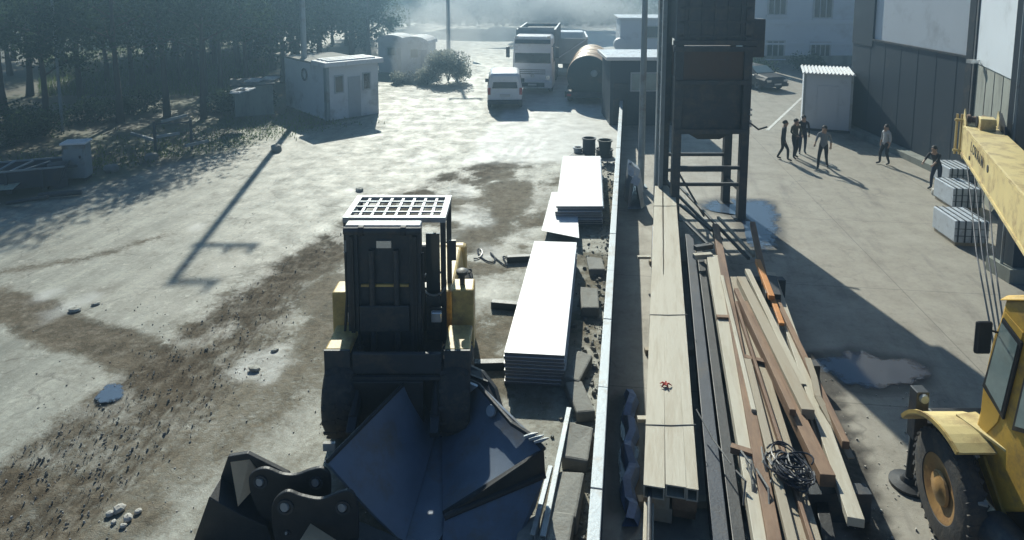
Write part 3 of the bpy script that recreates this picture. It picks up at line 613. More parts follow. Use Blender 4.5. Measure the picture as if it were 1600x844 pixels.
# big hall on the right
WX = 16.3
ya = PX(1324, 212, WX).y; yb = PX(1509, 280, WX).y
hall = thing('hall', 'large hall with dark lower cladding and pale upper panels on the right', 'building', (WX, yb, 0))
zb = 4.45
dk = MB().box(WX, WX+12, yb, ya, 0, zb); dk.build('lower_wall', M_clad, hall, True)
MB().box(WX+.06, WX+12, yb+.02, ya-.02, zb+.002, 11).build('upper_wall', M_cladw, hall, True)
MB().box(WX-.03, WX+.5, ya-1.75, ya+.03, zb-.3, 11.02).build('corner_cladding', M_clad, hall, True)
n = 6
for k in range(n):
    y = yb+1.0+(ya-yb-2.6)*k/(n-1); MB().box(WX-.008, WX+.02, y-.02, y+.02, .05, zb-.05).build('cladding_rib', M_clad, hall, True)
MB().box(WX-.05, WX+.05, yb+.1, ya-1.76, zb-.02, zb+.06).build('flashing', M_dst, hall, True)
MB().box(WX-.12, WX, yb+.02, yb+.35, .02, 11.02).build('corner_post', M_dst, hall, True)
lamp = PX(1520, 96, WX-.6); q = MB().box(lamp.x-.14, lamp.x+.14, lamp.y-.12, lamp.y+.12, lamp.z-.06, lamp.z+.06); q.beam(lamp, lamp+Vector((.6, .1, .05)), .04, .04); q.build('wall_lamp', M_chrome, hall, True)
# lit bay of the hall turning towards the yard
q0 = Vector((WX, yb, 0)); q1 = P(1583, 372)
bay = thing('hall_bay', 'angled bay of the hall with pale panels above grey concrete', 'building', q0)
e = (q0-q1).normalized(); 
def bayp(u0, u1, z0, z1, out, dep): return wallbox(q1, q0, u0, u1, z0, z1, -out, -dep)
L_ = (q0-q1).length; nrm = Vector((-e.y, e.x, 0))
def bayq(u0, u1, z0, z1, out, dep):
    a, b = q1+e*u0+nrm*out, q1+e*u1+nrm*out; n_ = -nrm*dep; u, v = Vector((0, 0, z0)), Vector((0, 0, z1))
    return MB().hexa([a+u, b+u, b+n_+u, a+n_+u, a+v, b+v, b+n_+v, a+n_+v])
bayq(.0, L_-.25, 0, zb-.1, 0, 3).build('lower_wall', M_conc, bay, True)
bayq(.0, L_-.25, zb-.098, 11, .05, 3).build('upper_wall', M_cladw, bay, True)
for k in range(5): bayq(.3+k*.95, .33+k*.95, .1, zb-.15, .012, .05).build('form_joint', M_dst, bay, True)
bayq(L_-.25, L_-.02, 0, 11, .1, 3).build('corner_post', M_dst, bay, True)
cp = P(1590, 440); q = MB().box(cp.x-.16, cp.x+1.6, cp.y, cp.y+.6, 0, 11)
post = thing('dark_pier', 'dark steel clad pier at the right picture edge behind the boom', 'pier', (cp.x, cp.y, 0)); q.build('shaft', M_clad, post, True)
MB().cyl((cp.x-.24, cp.y+.25, .1), (cp.x-.24, cp.y+.25, 10.9), .035, n=8).build('downpipe', M_gal2, post, True)
MB().box(cp.x-.3, cp.x+1.7, cp.y-.12, cp.y+.7, 0, .35).build('footing', M_conc, post, True)

# white kiosk container by the hall
kl, kr = P(1256, 206), P(1324, 206); kz = 2.75
kk = thing('white_container', 'white metal store cabin with ribbed sunlit roof against the dark hall', 'cabin', ((kl.x+kr.x)/2, kl.y, 0), R(-21)); hw = (kr.x-kl.x)/2-.02
MB().box(-hw, hw, 0, 2.4, .12, kz).build('wall', M_cladw, kk); MB().box(-hw-.02, hw+.02, -.02, 2.42, 0, .12).build('base', M_dst, kk)
rf = MB(); nrib = 14; pr = []
for k in range(nrib*2+1): pr.append((-hw-.12+(2*hw+.24)*k/(nrib*2), kz+(.1 if k % 2 else .02)))
rf.plate([(x, -.2, z) for x, z in pr]+[(hw+.12, -.2, kz), (-hw-.12, -.2, kz)], (0, 2.8, 0)); rf.build('roof', M_wht, kk)
for s in (-1, 1): MB().box(s*hw-.05, s*hw+.05, -.04, .05, .12, kz-.01).build('corner_post', M_gal, kk)
MB().box(-.45, .45, -.03, .0, .2, 2.2).build('door', M_cladw, kk)
ks = thing('wall_plinth', 'low dark concrete plinth along the foot of the dark hall', 'plinth', (WX, yb, 0)); MB().box(WX-.5, WX-.02, yb+.3, ya-.1, 0, .25).build('slab', M_conc, ks, True)

# ================================================================== POLES
def utility_pole(base, h, arms, label, r=.13, lean=0, name='utility_pole'):
    o = thing(name, label, 'pole', base); MB().tube([(0, 0, 0), (lean*.5, 0, h*.5), (lean, 0, h)], [r, r*.85, r*.65], 12).build('shaft', M_gal2, o, smooth=True)
    for z, x0, x1, ins in arms:
        am = MB().box(x0, x1, -.06, .06, h-z-.06, h-z+.06).build('crossarm', M_gal2, o)
        for x in ins: MB().lathe((x, 0, h-z+.06), (0, 0, 1), [(0, .03), (.05, .07), (.1, .04), (.15, .08), (.22, .09), (.3, .04)], 10).build('insulator', M_door, am)
    return o
tip = P(265, 445); T = math.tan(SUN_EL); b1 = P(452, 160); b1 = Vector((tip.x-SH.x*21.5, tip.y-SH.y*21.5, 0))
utility_pole(b1, 21.5*T, [(.1, -.1, 1.15, (.95,)), (1.55, -.25, 1.6, (.8, 1.45))], 'tall pale pole with cross arms rising behind the white hut', r=.17)
tip2 = P(727, 155); b2 = Vector((tip2.x-SH.x*18, tip2.y-SH.y*18, 0))
utility_pole(b2, 18*T, [(.1, -1.0, 1.0, (-.9, .9))], 'utility pole in the dust beyond the tall pale dusty bush', r=.17)
p = P(98, 206); utility_pole(p, 9, [], 'thin grey pole standing among the dark trees on the left', r=.075, name='lamp_pole')
p = P(1001, 292); lp = utility_pole(p, 10, [], 'grey steel lamp pole by the fence left of the steel tower', r=.12, name='lamp_pole')
MB().box(-.2, .2, -.2, .2, 0, .04).build('base_plate', M_gal2, lp)

# ================================================================== VEHICLES
def wheel(parent, c, r, wd, axis=(1, 0, 0), hub=None, lugs=0, n=28):
    ax_ = Vector(axis).normalized(); c = Vector(c); a = c-ax_*wd/2
    ty = MB().lathe(a, ax_, [(0, r*.58), (0, r*.86), (wd*.12, r*.97), (wd*.3, r), (wd*.7, r), (wd*.88, r*.97), (wd, r*.86), (wd*.97, r*.57), (wd*.5, r*.56), (wd*.03, r*.57), (0, r*.58)], n, caps=False)
    if lugs:
        u = ax_.orthogonal().normalized(); v = ax_.cross(u)
        for k in range(lugs):
            t = 2*math.pi*k/lugs; dr = u*math.cos(t)+v*math.sin(t); tg = -u*math.sin(t)+v*math.cos(t)
            for s in (0, 1):
                p0 = c+ax_*wd*(.02 if s == 0 else -.02)+dr*(r*.985)+tg*(.02 if s else -.02); p1 = c+ax_*wd*(.44 if s == 0 else -.44)+dr*(r*.965)+tg*(.09*r)
                ty.beam(p0, p1, .05*r/.6, .026*r/.6, up=dr)
    w_ = ty.build('wheel', M_rub, parent, smooth=True)
    MB().lathe(c-ax_*wd*.3, ax_, [(0, r*.4), (-wd*.16, r*.53), (-wd*.16, r*.575), (wd*.3, r*.57), (wd*.76, r*.575), (wd*.76, r*.53), (wd*.6, r*.4)], 24).build('rim', hub or M_gal2, w_, smooth=True)
    for s in (-1, 1): MB().lathe(c+ax_*s*wd*.36, ax_*s, [(0, r*.3), (wd*.1, r*.28), (wd*.16, r*.16), (wd*.2, r*.14)], 14).build('hub', hub or M_dst, w_, smooth=True)
    return w_
def ring6(y, w0, w1, w2, z0, z1, z2): return [(-w0, y, z0), (w0, y, z0), (w1, y, z1), (w2, y, z2-.06), (w2-.12, y, z2), (-w2+.12, y, z2), (-w2, y, z2-.06), (-w1, y, z1)]
# small white van, rear towards the camera
vp = P(789, 172); van = thing('white_van', 'small white van seen from behind, parked on the bright road', 'van', (vp.x, vp.y, 0), R(1)); van.scale = (1.08, 1.08, 1.1)
MB().loft([ring6(0, .82, .86, .66, .32, .95, 1.72), ring6(.12, .86, .9, .74, .3, 1.0, 1.84), ring6(1.2, .88, .91, .76, .28, 1.0, 1.88), ring6(2.3, .88, .91, .75, .28, 1.0, 1.84), ring6(3.1, .88, .9, .7, .28, 1.02, 1.3), ring6(3.9, .84, .86, .68, .3, .9, 1.02), ring6(4.15, .7, .74, .6, .35, .75, .82)]).build('body', M_wpaint, van, bevel=.05)
MB().plate([(-.64, .0, 1.1), (.64, .0, 1.1), (.56, .05, 1.62), (-.56, .05, 1.62)], (0, -.03, 0)).build('rear_window', M_glass, van)
MB().box(-.88, .88, -.1, .12, .3, .52).build('bumper', M_dst, van, bevel=.03); MB().box(-.27, .27, -.06, .0, .68, .8).build('number_plate', M_plate, van)
for s in (-1, 1):
    MB().box(s*.8-.07, s*.8+.07, -.04, .08, .78, 1.12).build('tail_lamp', M_red, van); MB().box(s*.99-.07, s*.99+.09, 2.6, 2.75, 1.0, 1.2).build('mirror', M_dst, van)
    MB().plate([(s*.875, .5, 1.08), (s*.875, 1.4, 1.08), (s*.8, 1.4, 1.62), (s*.8, .5, 1.62)], (s*.03, 0, 0)).build('side_window', M_glass, van)
    MB().plate([(s*.875, 1.5, 1.08), (s*.875, 2.5, 1.08), (s*.8, 2.25, 1.6), (s*.8, 1.5, 1.62)], (s*.03, 0, 0)).build('side_window', M_glass, van)
    MB().box(s*.9-.02, s*.9+.02, 1.4, 1.55, .9, .95).build('door_handle', M_dst, van)
    for y in (.75, 3.3): wheel(van, (s*.8, y, .31), .31, .2)
# lorry facing the camera
cp_ = P(832, 147); bus = thing('white_lorry', 'white lorry with a tall grey load body facing the camera behind the small van', 'truck', (cp_.x, cp_.y, 0), R(-7))
bw = 1.27; BH = 3.6
MB().loft([[(-bw*k, y, .42), (bw*k, y, .42), (bw*k, y, 1.6), (bw*k2, y, BH-.15), (bw*k2-.15, y, BH), (-bw*k2+.15, y, BH), (-bw*k2, y, BH-.15), (-bw*k, y, 1.6)] for y, k, k2 in ((0, .95, .9), (.12, .99, .93), (.4, 1, .95), (2.0, 1, .95), (2.1, .98, .93))]).build('cab', M_wpaint, bus, bevel=.05)
MB().plate([(-1.12, -.005, 1.95), (1.12, -.005, 1.95), (1.07, .06, 3.1), (-1.07, .06, 3.1)], (0, -.03, 0)).build('windscreen', M_glass, bus)
MB().hexa([(-1.1, -.16, 3.16), (1.1, -.16, 3.16), (1.1, .06, 3.18), (-1.1, .06, 3.18), (-1.1, -.14, 3.36), (1.1, -.14, 3.36), (1.1, .06, 3.42), (-1.1, .06, 3.42)]).build('sun_visor', M_dst, bus)
for s in (-.4, .4): MB().beam((s*.6, -.05, 1.97), (s*.6+.35, -.03, 2.45), .02, .02).build('wiper', M_blk, bus)
MB().box(-1.24, 1.24, -.14, .1, .4, .85).build('bumper', M_wpaint, bus, bevel=.04); MB().box(-.75, .75, -.16, -.1, .48, .74).build('grille', M_dst, bus); MB().box(-.27, .27, -.19, -.15, .56, .68).build('number_plate', M_plate, bus)
for z in (1.28, 1.4, 1.52): MB().box(-.8, .8, -.02, .02, z-.02, z+.02).build('grille_bar', M_dst, bus)
MB().lathe((0, -.02, 1.15), (0, -1, 0), [(0, .12), (.03, .11)], 16).build('badge', M_chrome, bus)
for s in (-1, 1):
    MB().lathe((s*.95, -.0, 1.05), (0, -1, 0), [(0, .16), (.04, .14)], 16).build('headlight', M_chrome, bus); MB().box(s*1.0-.1, s*1.0+.1, -.02, .1, 3.48, 3.62).build('marker_lamp', M_chrome, bus)
    am = MB().beam((s*1.2, .05, 3.0), (s*1.5, -.15, 2.95), .05, .05).build('mirror_arm', M_dst, bus); MB().box(s*1.52-.11, s*1.52+.11, -.22, -.12, 2.3, 2.95).build('mirror', M_dst, am)
    MB().plate([(s*1.27, .5, 1.95), (s*1.27, 1.7, 1.95), (s*1.22, 1.7, 3.05), (s*1.22, .65, 3.05)], (s*.02, 0, 0)).build('side_window', M_glass, bus)
    for y in (1.2, 5.6, 6.9): wheel(bus, (s*1.05, y, .5), .5, .3)
    MB().box(s*1.22-.05, s*1.22+.05, 2.3, 8.6, 1.15, 3.85).build('body_side', M_gal2, bus)
    for k in range(6): MB().box(s*1.29-.03, s*1.29+.03, 2.5+k*1.15, 2.6+k*1.15, 1.15, 3.85).build('body_rib', M_gal2, bus)
MB().box(-1.17, 1.17, 2.3, 2.38, 1.15, 3.98).build('headboard', M_gal2, bus); MB().box(-1.17, 1.17, 8.5, 8.58, 1.15, 3.8).build('tailgate', M_gal2, bus); MB().box(-1.16, 1.16, 2.38, 8.5, 1.1, 1.2).build('body_floor', M_dst, bus); MB().box(-.45, .45, .4, 8.4, .7, 1.09).build('chassis', M_dst, bus)
MB().box(-1.1, 1.1, 2.45, 8.45, 1.2, 3.6).build('load', mat('grey_load', (.2, .21, .2), .9, var=.3, bump=.6, bscale=4), bus, bevel=.1)

# dump truck body right of the coach
dp = P(886, 126); tr = thing('tipper_truck', 'grey tipper truck body parked to the right of the white lorry', 'truck', (dp.x+.2, dp.y+.8, 0), R(-4))
body = MB(); body.plate([(-1.25, 0, 1.1), (1.25, 0, 1.1), (1.25, 0, 2.9), (-1.25, 0, 2.9)], (0, .07, 0)); body.build('tailgate', M_gal2, tr)
for s in (-1, 1): MB().box(s*1.25-.05, s*1.25+.05, .07, 5, 1.1, 2.9).build('side_wall', M_gal2, tr); MB().beam((s*1.25, -.04, 2.95), (s*1.25, 5, 2.95), .12, .1).build('top_rail', M_cladw, tr)
MB().box(-1.2, 1.2, .07, 5, 1.05, 1.15).build('floor', M_dst, tr); MB().box(-.45, .45, .2, 7.2, .75, 1.05).build('chassis', M_dst, tr)
MB().box(-1.2, 1.2, 5.3, 7.2, .9, 2.9).build('cab', M_wpaint, tr, bevel=.08); MB().beam((-1.2, -.05, 1.2), (1.2, -.05, 2.85), .06, .08).build('tailgate_brace', M_cladw, tr)
for s in (-1, 1):
    for y in (1.2, 2.4, 6.2): wheel(tr, (s*1.0, y, .5), .5, .3)
# tan tank on a trailer, dark end towards the camera
tp = P(918, 163); tk = thing('tank_trailer', 'tan topped cylindrical tank trailer with dark round end beside the fence', 'trailer', (tp.x, tp.y, 0), R(-9))
r_ = 1.22; zc = 1.62
MB().lathe((0, 0, zc), (0, 1, 0), [(.0, r_*.98), (.08, r_), (6, r_), (6.15, r_*.8)], 36).build('tank', M_tan, tk, smooth=True)
MB().lathe((0, .02, zc), (0, -1, 0), [(0, r_*.99), (.06, r_*.97), (.16, r_*.7), (.22, r_*.35), (.24, .02)], 36).build('tank_end', M_green, tk, smooth=True)
MB().lathe((.35, -.17, zc+.2), (0, -1, 0), [(0, .2), (.08, .19), (.1, .1)], 18).build('hatch', M_gal2, tk)
MB().box(-1.25, 1.25, -.1, 6, .55, .75).build('chassis', M_blk, tk); MB().box(-1.3, 1.3, -.2, -.05, .4, .75).build('rear_bumper', M_dst, tk)
for k in (1, 3, 5): MB().lathe((0, k, zc), (0, 1, 0), [(0, r_+.025), (.1, r_+.025)], 36).build('band', M_tan, tk, smooth=True)
for s in (-1, 1):
    MB().box(s*1.05-.12, s*1.05+.12, -.23, -.2, .48, .62).build('tail_lamp', M_red, tk)
    for y in (.9, 2.1): wheel(tk, (s*1.05, y, .48), .48, .32)
# dark parked car
cpx = P(1214, 143); car = thing('dark_car', 'dark estate car parked before the pale apartment block', 'car', (cpx.x, cpx.y, 0), R(18))
MB().loft([ring6(0, .72, .78, .6, .3, .62, .8), ring6(.15, .82, .87, .7, .26, .66, .9), ring6(1.0, .86, .9, .74, .24, .72, 1.0)]+[ring6(y, .88, .9, w2, .24, .85, z) for y, w2, z in ((1.25, .74, 1.05), (1.9, .64, 1.42), (3.4, .66, 1.46), (4.1, .66, 1.3), (4.35, .7, .98))]).build('body', M_blk, car, bevel=.04)
MB().plate([(-.68, 1.2, 1.03), (.68, 1.2, 1.03), (.58, 1.86, 1.4), (-.58, 1.86, 1.4)], (0, -.03, .03)).build('windscreen', M_cabglass, car)
MB().box(-.84, .84, -.06, .1, .3, .5).build('bumper', M_dst, car, bevel=.03); MB().box(-.25, .25, -.09, -.05, .42, .52).build('number_plate', M_plate, car)
for s in (-1, 1):
    MB().box(s*.62-.14, s*.62+.14, -.03, .1, .62, .75).build('headlight', M_chrome, car); MB().plate([(s*.885, 1.7, .95), (s*.885, 4.0, .95), (s*.72, 3.9, 1.36), (s*.72, 2.0, 1.36)], (s*.02, 0, 0)).build('side_window', M_glass, car)
    MB().box(s*1.0-.08, s*1.0+.08, 1.6, 1.7, .95, 1.1).build('mirror', M_blk, car)
    for y in (.85, 3.5): wheel(car, (s*.8, y, .32), .32, .2)

# ================================================================== FENCE BETWEEN THE YARDS
fy0, fy1 = 5.4, 33.5; FH = 1.2
fdir = Vector((.1737, 1, 0)).normalized(); fp = lambda Y, h=0: Vector((FENCE(Y), Y, h))
fen = thing('boundary_fence', 'long dark sheet fence with a pale top rail between the two yards', 'fence', fp(fy0))
ny = 14
for k in range(ny):
    a, b = fy0+(fy1-fy0)*k/ny, fy0+(fy1-fy0)*(k+1)/ny
    MB().beam(fp(a+.03, .57), fp(b-.03, .57), .03, 1.06).build('sheet', M_navy, fen, True)
    MB().beam(fp(a, FH+.005*(k % 2)), fp(b-.012, FH+.005*(k % 2)), .145, .1).build('top_rail', M_gal, fen, True, bevel=.008)
    MB().beam(fp(a, 0), fp(a, 1.14), .09, .09).build('post', M_dst, fen, True)
    MB().beam(fp(a+.02, .35)+Vector((.05, 0, 0)), fp(b-.02, .35)+Vector((.05, 0, 0)), .04, .06).build('lower_rail', M_dst, fen, True)
# second low rail on the yard side
ln = lambda Y, h, o: Vector((FENCE(Y)+o, Y, h))
fr = thing('pipe_rail', 'thin dark pipe rail running beside the cream beams', 'rail', ln(7, 0, .62))
MB().cyl(ln(6.2, .62, .6), ln(17.5, .62, 1.05), .03, n=8).build('pipe', M_dst, fr, True, smooth=True)
for Y in (6.5, 8.9, 11.3, 13.7, 16.1): MB().cyl(ln(Y, 0, .6+.04*(Y-6.2)), ln(Y, .62, .6+.04*(Y-6.2)), .03, n=8).build('post', M_dst, fr, True)
for px, y0, y1, lb in ((963, 122, 106, 'short pale post at the far end of the fence, the taller of two'), (967, 152, 130, 'short pale post at the far end of the fence, the nearer of two')):
    b = P(px, y0+42); t_ = PY(px, y1, b.y); q = MB().box(b.x-.07, b.x+.07, b.y-.07, b.y+.07, 0, t_.z); q.box(b.x-.1, b.x+.1, b.y-.1, b.y+.1, t_.z, t_.z+.06); solo(q, 'gate_post', M_gal, lb, 'post', 'posts at the fence end')

# ================================================================== PANEL STACKS (left of the fence)
def panel_stack(corn, h, n, gap, nm, jit, first):
    c = [P(px, py, h) for px, py in corn]
    t = h/n
    for k in range(n):
        z1 = h-k*t; z0 = z1-t+gap; j = Vector((random.uniform(-jit, jit), random.uniform(-jit, jit), 0)) if k else Vector()
        q = [p+j for p in c]; o = thing('wall_panel', '%s panel in the %s' % (ORD[k] if k < n-1 else 'lowest', nm), 'panel', (sum(q, Vector())/4).xy.to_3d()+Vector((0, 0, z0)), 0, nm)
        core = MB().hexa([Vector((p.x, p.y, z0)) for p in (q[3], q[2], q[1], q[0])]+[Vector((p.x, p.y, z1-.008)) for p in (q[3], q[2], q[1], q[0])]); core.build('core', M_wedge, o, True)
        nf = MB(); ex = .012; cc = sum(q, Vector())/4; qq = [p+(p-cc).normalized()*ex for p in q]
        nf.hexa([Vector((p.x, p.y, z1-.008)) for p in (qq[3], qq[2], qq[1], qq[0])]+[Vector((p.x, p.y, z1)) for p in (qq[3], qq[2], qq[1], qq[0])]); nf.build('face_sheet', M_panel, o, True)
    for k in range(3):
        pass
panel_stack([(835, 377), (901, 379), (882, 555), (788, 550)], .62, 9, .012, 'near white panel stack left of the fence', .015, 0)
panel_stack([(880, 244), (938, 244), (942, 322), (869, 322)], .62, 8, .02, 'far white panel stack left of the fence', .05, 0)
q0_, q1_ = P(851, 362, .3), P(880, 322, .3)
tk2 = MB().hexa([P(846, 360, .25), P(905, 372, .25), P(900, 300, .25), P(862, 300, .25), P(846, 360, .3), P(905, 372, .3), P(900, 300, .3), P(862, 300, .3)])
solo(tk2, 'loose_panel', M_panel, 'crooked loose sheet sticking out of the far white panel stack', 'panel')
for a, b, r, lb in (((768, 481), (826, 486), .09, 'dark timber bearer poking out left of the near white panel stack'), ((738, 578), (800, 576), .1, 'dark timber bearer between the loader tyre and the near panel stack'), ((792, 410), (832, 408), .07, 'short dark bearer at the far end of the near panel stack')):
    A, B = P(*a), P(*b); A.z = B.z = .09; solo(MB().beam(A, B, .16, .16), 'timber_bearer', M_blk, lb, 'timber', bevel=.01)
# wire on the ground
pts = [P(740+60*t+8*math.sin(t*19), 395+16*t+9*math.cos(t*17), .03) for t in [i/40 for i in range(41)]]; solo(MB().tube(pts, .02, 5), 'wire_coil', M_cable, 'tangled dark wire on the ground left of the near panel stack', 'wire')

# drums and pots by the fence
def pot(px, py, r0, r1, h, material, label, name, z=0):
    c = P(px, py, z); o = thing(name, label, 'container', c, 0, 'old containers by the fence')
    MB().lathe((0, 0, 0), (0, 0, 1), [(0, r0), (h*.3, r0+(r1-r0)*.3), (h*.31, r0+(r1-r0)*.3+.015), (h*.36, r0+(r1-r0)*.36+.015), (h*.37, r0+(r1-r0)*.37), (h, r1), (h, r1-.03), (h*.15, r0-.03)], 24).build('shell', material, o, smooth=True)
    MB().lathe((0, 0, h-.04), (0, 0, 1), [(0, r1+.03), (.05, r1+.03), (.05, r1-.02), (0, r1-.02)], 24).build('rim', material, o, smooth=True)
pot(945, 240, .2, .27, .55, M_green, 'dark tapered tub with a wide rim on top of the black base by the fence', 'tub', .3)
pot(944, 244, .34, .34, .3, M_blk, 'low black drum under the dark tapered tub by the fence', 'drum')
pot(920, 248, .26, .26, .85, M_navy, 'upright grey blue drum left of the tapered tub', 'drum')
pot(903, 246, .15, .18, .42, M_gal, 'small pale bucket left of the grey blue drum', 'bucket')
c = P(905, 250); solo(MB().hexa([(c.x-.55, c.y-.4, 0), (c.x+.6, c.y-.4, 0), (c.x+.6, c.y+.2, 0), (c.x-.3, c.y+.2, 0), (c.x-.5, c.y-.35, .22), (c.x+.6, c.y-.35, .22), (c.x+.55, c.y+.2, .25), (c.x-.25, c.y+.2, .25)]), 'steel_skid', M_blk, 'flat black skid behind the far white panel stack', 'skid', bevel=.02)

# ================================================================== STONES AND ANGLES ALONG THE FENCE
slabs = [((921, 470), .95, .42, .24, .1, 'grey flat kerb stone against the fence beside the near panel stack'), ((930, 415), .8, .4, .2, .15, 'grey kerb stone against the fence between the two panel stacks'),
         ((902, 575), 1.0, .34, .22, -.22, 'tapering greenish stone slab at the near corner of the panel stack'), ((905, 625), .85, .34, .2, .35, 'grey slab lying askew, second in the row nearest the camera'),
         ((902, 697), .8, .42, .26, -.06, 'rounded grey kerb stone third from the bottom of the fence row'), ((886, 780), .85, .42, .26, -.1, 'grey kerb stone second from the bottom of the fence row'), ((868, 846), .8, .42, .26, -.05, 'grey kerb stone at the bottom picture edge by the fence'), ((826, 836), .5, .32, .22, .1, 'greenish block at the bottom edge beside the big bucket')]
for i, (px, l, wd, h, rz, lb) in enumerate(slabs):
    c = P(px[0], px[1], h*.6); m = MB(); r2 = random.Random(i); q = []
    for z in (0, h):
        for sx, sy in ((-1, -1), (1, -1), (1, 1), (-1, 1)): q.append((sx*wd/2*r2.uniform(.85, 1.08), sy*l/2*r2.uniform(.9, 1.05), z*r2.uniform(.85, 1.05)))
    m.hexa(q); o = m.build('kerb_stone', M_stone, None, bevel=.035); o.location = (c.x, c.y, 0); o.rotation_euler = (R(random.uniform(-2, 2)), R(random.uniform(-4, 4)), rz-math.atan(.17)); tag(o, lb, 'stone', 'kerb stones along the fence')
for a, b, wd, lb in (((889, 637), (848, 838), .07, 'pale steel angle lying nearest the kerb stones'), ((860, 728), (832, 836), .06, 'short pale steel angle beside the big bucket edge')):
    A, B = P(*a, .3), P(*b, .3); m = MB(); m.beam(A, B, wd, .012); m.beam(A+Vector((wd/2, 0, -.04)), B+Vector((wd/2, 0, -.04)), .012, wd); solo(m, 'steel_angle', M_gal, lb, 'steel angle')
for i, (px, py, s) in enumerate([(172, 806, .1), (186, 799, .14), (200, 813, .12), (193, 824, .08), (216, 802, .09), (178, 818, .07)]):
    c = P(px, py); solo(MB().rock((c.x, c.y, s*.3), s*1.2, s, s*.7, i, i), 'broken_stone', M_pale, 'pale broken stone in the small heap on the dirt at lower left', 'stone', 'stone heap at lower left', bevel=.01)
for i, (px, py, s_, lb) in enumerate([(118, 486, .22, 'pale concrete lump in the dark mud strip, left of two'), (150, 476, .16, 'small pale concrete lump in the dark mud strip, right of two'), (562, 298, .3, 'bright pale lump on the road behind the loader'), (398, 578, .2, 'pale broken edge piece on the dirt left of the loader'), (430, 548, .14, 'small pale chunk on the dirt left of the loader')]):
    c = P(px, py); solo(MB().rock((c.x, c.y, s_*.15), s_*1.3, s_, s_*.45, i, 90+i), 'concrete_lump', M_frag, lb, 'concrete', bevel=.012)

# ================================================================== BEAMS RIGHT OF THE FENCE
def pbeam(a, b, wa, wd_h, h, m, name, label, cat, group=None, bevel=.008, hb=None, box=False):
    """bar whose top face centre runs between photo points a, b at height h (hb at b); wa = width in metres, wd_h = thickness"""
    A, B = P(*a, h), P(*b, hb if hb is not None else h); up = Vector((0, 0, wd_h/2))
    d_ = (B-A); L2 = d_.length; ang = math.atan2(d_.y, d_.x)-math.pi/2; tilt = math.asin(d_.z/L2)
    q = MB(); W2 = wa/2
    if box:                                                     # open box or channel section
        t2 = .02
        for x0, x1, z0, z1 in ((-W2, W2, -t2, 0), (-W2, W2, -wd_h, -wd_h+t2), (-W2, -W2+t2, -wd_h+t2, -t2), (W2-t2, W2, -wd_h+t2, -t2)): q.box(x0, x1, 0, L2, z0, z1)
    else: q.box(-W2, W2, 0, L2, -wd_h, 0)
    o = q.build(name, m, None, bevel=0 if box else bevel); o.location = A; o.rotation_euler = Matrix.Rotation(ang, 4, 'Z').to_euler(); o.rotation_euler.x = tilt
    return tag(o, label, cat, group)
G1 = 'cream beams strapped in the long stack'
TH = .72
top = [((1022, 760), (1030, 291), .285, 'wide cream beam on the left of the strapped stack top'), ((1056, 759), (1041, 290), .275, 'wide cream beam in the middle of the strapped stack top'), ((1082, 764), (1051, 292), .165, 'narrow cream beam on the right of the strapped stack top')]
for a, b, wd, lb in top: pbeam(a, b, wd-.012, .18, TH, M_cream, 'cream_beam', lb, 'beam', G1, box=True)
sl = .222
def sline(Y, off, z): return Vector((1.70+sl*(Y-7.85)+off, Y, z))
def longbox(name, off, wd, y0, y1, z0, z1, m, label, cat, grp=None):
    A, B = sline(y0, off, 0), sline(y1, off, 0); q = MB(); d_ = (B-A).normalized(); r = Vector((d_.y, -d_.x, 0))*wd
    q.hexa([A+Vector((0, 0, z0)), A+r+Vector((0, 0, z0)), B+r+Vector((0, 0, z0)), B+Vector((0, 0, z0)), A+Vector((0, 0, z1)), A+r+Vector((0, 0, z1)), B+r+Vector((0, 0, z1)), B+Vector((0, 0, z1))])
    return solo(q, name, m, label, cat, grp, bevel=.008)
yN = P(1005, 760, TH).y
longbox('cream_beam', -.01, .13, 5.6, yN-.03, .36, .53, M_cream, 'short cream beam showing below the left end of the strapped stack', 'beam', G1)
longbox('cream_beam', -.02, .34, yN+.1, 19.8, .345, .53, M_cream2, 'second layer cream beam under the left of the strapped stack', 'beam', G1)
longbox('cream_beam', .36, .32, yN+.05, 19.8, .345, .53, M_brown, 'second layer brown beam under the right of the strapped stack', 'beam', G1)
longbox('cream_beam', .0, .36, yN+.15, 19.6, .11, .325, M_cream2, 'bottom layer beam under the left of the strapped stack', 'beam', G1)
longbox('cream_beam', .38, .3, yN+.2, 19.6, .11, .325, M_brown, 'bottom layer beam under the right of the strapped stack', 'beam', G1)
for i, (Y, lb) in enumerate(((8.6, 'timber bearer under the near end of the strapped stack'), (12.4, 'timber bearer under the middle of the strapped stack'), (16.5, 'timber bearer under the far half of the strapped stack'))):
    A = sline(Y, -.1, .05); solo(MB().box(A.x, A.x+1.0, A.y-.06, A.y+.06, .0, .108), 'timber_bearer', M_cream2, lb, 'timber', 'bearers under the strapped stack')
for py, lb in ((402, 'pale stub end poking out left of the strapped stack, farther of two'), (655, 'pale stub end poking out left of the strapped stack, nearer of two')):
    A = P(996, py, .56); B = P(1010, py, .56); solo(MB().beam(A, B+Vector((.1, 0, 0)), .09, .06), 'bearer_end', M_cream, lb, 'timber', 'stub ends')
for i, (py, lb) in enumerate(((492, 'thin wire strap around the middle of the strapped stack'), (664, 'thin wire strap around the near part of the strapped stack'), (322, 'thin wire strap around the far end of the strapped stack'))):
    pass_ = P(1005, py, TH).y; a, b = sline(pass_, -.02, TH), sline(pass_, .72, TH); lo = Vector((0, 0, -.4)); up = Vector((0, 0, .006))
    solo(MB().tube([a+lo, a+up, (a+b)/2+up+Vector((0, -.02, .0)), b+up, b+lo], .008, 5), 'wire_strap', M_rope, lb, 'strap', 'wire straps')
c = P(1040, 601, TH+.03); q = MB()
